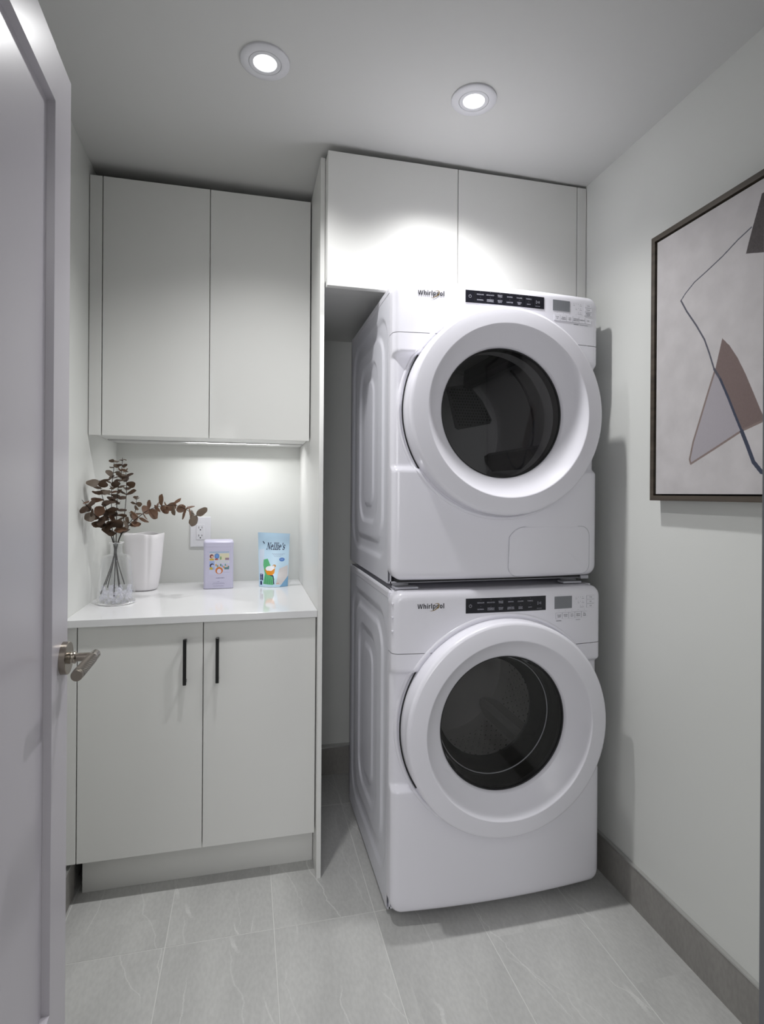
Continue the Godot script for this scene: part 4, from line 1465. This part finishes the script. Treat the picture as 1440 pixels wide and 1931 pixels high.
func pouch_point(u: float, v: float, front: float) -> Vector3:
	# u -1..1 across, v 0..1 up
	var h := 0.222
	var half := lerpf(0.0590, 0.0665, v)
	var belly := (1.0 - pow(absf(u), 2.2)) * (0.030 * pow(1.0 - v, 0.75) * (0.45 + 0.55 * ramp(0.0, 0.2, v)) + 0.002 * ramp(0.0, 0.1, 1.0 - v))
	var foot := 0.020 * (1.0 - ramp(0.0, 0.30, v)) * (1.0 - 0.55 * u * u)
	var crease := 0.0016 * sin(9.0 * v + 3.0 * u) * (1.0 - u * u) * (1.0 - v)
	var sag := 0.004 * (1.0 - u * u) * (1.0 - ramp(0.0, 0.12, v))
	return Vector3(u * half, h * v - sag * v + 0.0006 + 0.008 * v * u * -0.4, front * (belly + foot + 0.0009) + crease - 0.012 * v)

func build_pouch(at: Vector3) -> void:
	var o := thing("laundry_pouch", at, "pale blue stand-up laundry pouch at the right end of the counter", "pouch")
	o.rotation.y = deg_to_rad(-6.0)
	# front print
	var W := 300
	var H := 500
	var img := Image.create(W, H, false, Image.FORMAT_RGB8)
	for y in H:
		for x in W:
			var t := float(y) / H
			var c := Color(0.70, 0.81, 0.90).lerp(Color(0.80, 0.90, 0.97), smoothstep(0.0, 0.5, t))
			img.set_pixel(x, y, c.lerp(Color(0.74, 0.86, 0.94), 0.4 * absf(sin(x * 0.012 + y * 0.004))))
	# pale clear zone at the right with the powder showing, seam band along the foot
	fill_poly(img, PackedVector2Array([Vector2(210, 330), Vector2(292, 300), Vector2(296, 420), Vector2(232, 478), Vector2(180, 478), Vector2(196, 380)]), Color(0.84, 0.82, 0.82))
	fill_poly(img, PackedVector2Array([Vector2(292, 410), Vector2(300, 400), Vector2(300, 500), Vector2(216, 500)]), Color(0.50, 0.68, 0.82))
	fill_poly(img, PackedVector2Array([Vector2(10, 160), Vector2(60, 150), Vector2(52, 420), Vector2(10, 440)]), Color(0.82, 0.87, 0.93))
	# a draped green cloth and a basket of white washing
	fill_poly(img, PackedVector2Array([Vector2(52, 250), Vector2(92, 240), Vector2(120, 300), Vector2(110, 350), Vector2(150, 400), Vector2(164, 425), Vector2(150, 478), Vector2(46, 472), Vector2(62, 380), Vector2(48, 300)]), Color(0.38, 0.72, 0.50), 0.03)
	for k in 4:
		line(img, Vector2(74 + k * 16, 390), Vector2(66 + k * 24, 470), 3.0, Color(0.16, 0.36, 0.34))
	line(img, Vector2(150, 400), Vector2(158, 470), 10.0, Color(0.08, 0.12, 0.30))
	line(img, Vector2(84, 376), Vector2(146, 396), 12.0, Color(0.08, 0.12, 0.30))
	disc(img, Vector2(118, 332), Vector2(46, 26), Color(0.95, 0.95, 0.97))
	fill_poly(img, PackedVector2Array([Vector2(62, 330), Vector2(84, 350), Vector2(130, 352), Vector2(164, 326), Vector2(168, 316), Vector2(160, 372), Vector2(140, 390), Vector2(90, 388), Vector2(74, 368)]), Color(0.88, 0.56, 0.13))
	disc(img, Vector2(158, 306), Vector2(17, 13), Color(0.78, 0.56, 0.26))
	disc(img, Vector2(152, 310), Vector2(10, 8), Color(0.92, 0.92, 0.94))
	# navy stamp at the lower left, small blue badge, lines of small type
	img.fill_rect(Rect2i(12, 384, 34, 56), Color(0.10, 0.14, 0.34))
	for k in 4:
		img.fill_rect(Rect2i(17, 390 + k * 13, 18, 4), Color(0.85, 0.88, 0.95))
	img.fill_rect(Rect2i(14, 448, 20, 34), Color(0.12, 0.16, 0.36))
	disc(img, Vector2(232, 246), Vector2(27, 18), Color(0.32, 0.50, 0.78))
	for k in 5:
		img.fill_rect(Rect2i(218 + k * 6, 240 + (k % 2) * 5, 4, 4), Color(0.92, 0.95, 0.98))
	for r in 3:
		for k in 18 - r * 4:
			img.fill_rect(Rect2i(136 + r * 10 + k * 7, 190 + r * 12 + (k % 3), 4, 4), Color(0.48, 0.56, 0.68))
	img.fill_rect(Rect2i(184, 462, 12, 5), Color(0.85, 0.50, 0.20))
	img.fill_rect(Rect2i(200, 462, 10, 5), Color(0.80, 0.40, 0.22))
	var pm := mat("pouch_print", Color.WHITE, 0.28)
	pm.albedo_texture = ImageTexture.create_from_image(img)
	var back := mat("pouch_back", Color(0.66, 0.80, 0.90), 0.3)
	for f in [1.0, -1.0]:
		var st := begin()
		st.set_smooth_group(0)
		for j in 28:
			for i in 20:
				var c := []
				for k in [[0, 0], [1, 0], [1, 1], [0, 1]]:
					var u : float = -1.0 + 2.0 * (i + k[0]) / 20.0
					var v := float(j + k[1]) / 28.0
					c.append([pouch_point(u, v, f), Vector2((u + 1) / 2, 1.0 - v)])
				for t in ([[0, 3, 2], [0, 2, 1]] if f > 0 else [[0, 2, 3], [0, 1, 2]]):
					for q in t:
						st.set_uv(c[q][1])
						st.add_vertex(c[q][0])
		piece("front_film" if f > 0 else "back_film", done(st), pm if f > 0 else back, o)
	# folded gusset that the pouch stands on
	var st := begin()
	st.set_smooth_group(-1)
	for i in 20:
		var u0 := -1.0 + i / 10.0
		var u1 := u0 + 0.1
		quad_out(st, pouch_point(u0, 0, 1), pouch_point(u1, 0, 1), pouch_point(u1, 0, -1), pouch_point(u0, 0, -1), Vector3(0, 1, 0))
	piece("gusset", done(st), back, o)
	var serif := SystemFont.new()
	serif.font_names = PackedStringArray(["Droid Serif"])
	serif.font_weight = 700
	serif.font_italic = true
	st = begin()
	var put := func(x: float, y: float) -> Vector3:
		var v := y / 0.222
		return pouch_point(clampf(x / lerpf(0.0590, 0.0665, v), -1, 1), v, 1.0) + Vector3(0, 0, 0.0007)
	add_text(st, "Nellie's", serif, 0.010, 0.168, 0.031, 0.075, put, 0.22)
	add_bar(st, Vector2(-0.045, 0.186), Vector2(-0.038, 0.177), 0.003, put)
	piece("name_lettering", done(st), M.pouch_navy, o)

# ---------------------------------------------------------------- painting
func build_painting() -> void:
	var z0 := -1.432         # left end of the frame as seen
	var z1 := -0.56
	var y0 := 1.258
	var y1 := 2.030
	var o := thing("framed_painting", Vector3(RIGHT, (y0 + y1) / 2, (z0 + z1) / 2), "framed abstract painting of beige and mauve shapes on the right wall", "painting")
	var hz := (z1 - z0) / 2
	var hy := (y1 - y0) / 2
	var fw := 0.0145
	var dp := 0.036
	# four mitred bars of dark wood
	for k in 4:
		var st := begin()
		var A := [Vector2(-hz, -hy), Vector2(hz, -hy), Vector2(hz, hy), Vector2(-hz, hy)]
		var a: Vector2 = A[k]
		var b: Vector2 = A[(k + 1) % 4]
		var ai := Vector2(a.x - signf(a.x) * fw, a.y - signf(a.y) * fw)
		var bi := Vector2(b.x - signf(b.x) * fw, b.y - signf(b.y) * fw)
		var P := func(p: Vector2, x: float) -> Vector3: return Vector3(-x, p.y, p.x)
		var c: Vector3 = P.call((a + b + ai + bi) / 4, dp / 2)
		for q in [[a, b], [b, bi], [bi, ai], [ai, a]]:
			quad_out(st, P.call(q[0], 0.001), P.call(q[1], 0.001), P.call(q[1], dp), P.call(q[0], dp), c)
		quad_out(st, P.call(a, dp), P.call(b, dp), P.call(bi, dp), P.call(ai, dp), c)
		piece("frame_bar", done(st), M.frame_wood, o)
	piece("backing", box(Vector3(-0.006, -hy + fw - 0.001, -hz + fw - 0.001), Vector3(-0.001, hy - fw + 0.001, hz - fw + 0.001)), M.frame_gap, o)
	# canvas floating inside, with painted front
	var cz0 := z0 + 0.0190
	var cz1 := z1 - 0.0190
	var cy0 := y0 + 0.0190
	var cy1 := y1 - 0.0190
	var mid := Vector3(RIGHT, (y0 + y1) / 2, (z0 + z1) / 2)
	piece("stretched_canvas", box(Vector3(-0.0305, cy0 - mid.y, cz0 - mid.z), Vector3(-0.006, cy1 - mid.y, cz1 - mid.z), 0.001), M.canvas_edge, o)
	var S := 1000.0
	var W := int((cz1 - cz0) * S)
	var H := int((cy1 - cy0) * S)
	var img := Image.create(W, H, false, Image.FORMAT_RGB8)
	var fn := FastNoiseLite.new()
	fn.seed = 3
	fn.frequency = 0.01
	fn.fractal_octaves = 4
	for y in H:
		for x in W:
			var t := fn.get_noise_2d(x, y) * 0.035
			img.set_pixel(x, y, Color(0.77 + t, 0.755 + t, 0.76 + t))
	var px := func(p: Vector2) -> Vector2: return Vector2((p.x - cz0) * S, (cy1 - p.y) * S)
	var poly := func(l: Array) -> PackedVector2Array:
		var r := PackedVector2Array()
		for p in l:
			r.append(px.call(p))
		return r
	fill_poly(img, poly.call([Vector2(-1.202, 1.591), Vector2(-1.224, 1.542), Vector2(-1.249, 1.478), Vector2(-1.273, 1.418), Vector2(-1.286, 1.368), Vector2(-1.279, 1.358), Vector2(-1.204, 1.394), Vector2(-1.121, 1.432), Vector2(-1.141, 1.474), Vector2(-1.162, 1.521), Vector2(-1.186, 1.570)]), Color(0.655, 0.635, 0.66), 0.004)
	fill_poly(img, poly.call([Vector2(-1.180, 1.671), Vector2(-1.157, 1.646), Vector2(-1.134, 1.611), Vector2(-1.111, 1.567), Vector2(-1.089, 1.518), Vector2(-1.068, 1.471), Vector2(-1.058, 1.452), Vector2(-1.066, 1.446), Vector2(-1.121, 1.432), Vector2(-1.141, 1.474), Vector2(-1.162, 1.521), Vector2(-1.186, 1.570), Vector2(-1.202, 1.595)]), Color(0.465, 0.40, 0.39), 0.008)
	fill_poly(img, poly.call([Vector2(-1.070, 1.978), Vector2(-1.092, 1.917), Vector2(-1.105, 1.879), Vector2(-1.112, 1.856), Vector2(-1.060, 1.838), Vector2(-0.93, 1.85), Vector2(-0.90, 1.93), Vector2(-0.98, 1.99)]), Color(0.29, 0.265, 0.27), 0.03)
	var edge := [Vector2(-1.202, 1.595), Vector2(-1.224, 1.542), Vector2(-1.249, 1.478), Vector2(-1.273, 1.418), Vector2(-1.285, 1.372), Vector2(-1.281, 1.360), Vector2(-1.204, 1.394), Vector2(-1.121, 1.432), Vector2(-1.066, 1.448)]
	for k in edge.size() - 1:
		line(img, px.call(edge[k]), px.call(edge[k + 1]), 5.5, Color(0.52, 0.46, 0.44))
	var ln := [Vector2(-1.097, 1.913), Vector2(-1.136, 1.899), Vector2(-1.18, 1.878), Vector2(-1.226, 1.861), Vector2(-1.273, 1.845), Vector2(-1.304, 1.826), Vector2(-1.32, 1.812), Vector2(-1.299, 1.776), Vector2(-1.265, 1.728), Vector2(-1.237, 1.683), Vector2(-1.221, 1.644), Vector2(-1.205, 1.599), Vector2(-1.186, 1.57), Vector2(-1.162, 1.521), Vector2(-1.141, 1.474), Vector2(-1.121, 1.431), Vector2(-1.104, 1.393), Vector2(-1.088, 1.355), Vector2(-1.067, 1.331), Vector2(-1.02, 1.315), Vector2(-0.95, 1.34), Vector2(-0.86, 1.43)]
	for k in ln.size() - 1:
		var w: float = 3.2 if k < 6 else (4.5 if k < 11 else (6.5 if k < 15 else 10.0))
		line(img, px.call(ln[k]), px.call(ln[k + 1]), w, Color(0.31, 0.315, 0.36) if k < 12 else Color(0.22, 0.245, 0.32))
	var m := mat("canvas_paint", Color.WHITE, 0.75)
	m.albedo_texture = ImageTexture.create_from_image(img)
	var st := begin()
	var x := -0.0309
	for v in [[cz0, cy1, 0, 0], [cz1, cy1, 1, 0], [cz1, cy0, 1, 1], [cz0, cy1, 0, 0], [cz1, cy0, 1, 1], [cz0, cy0, 0, 1]]:
		st.set_uv(Vector2(v[2], v[3]))
		st.add_vertex(Vector3(x, v[1] - mid.y, v[0] - mid.z))
	piece("painted_face", done(st), m, o)
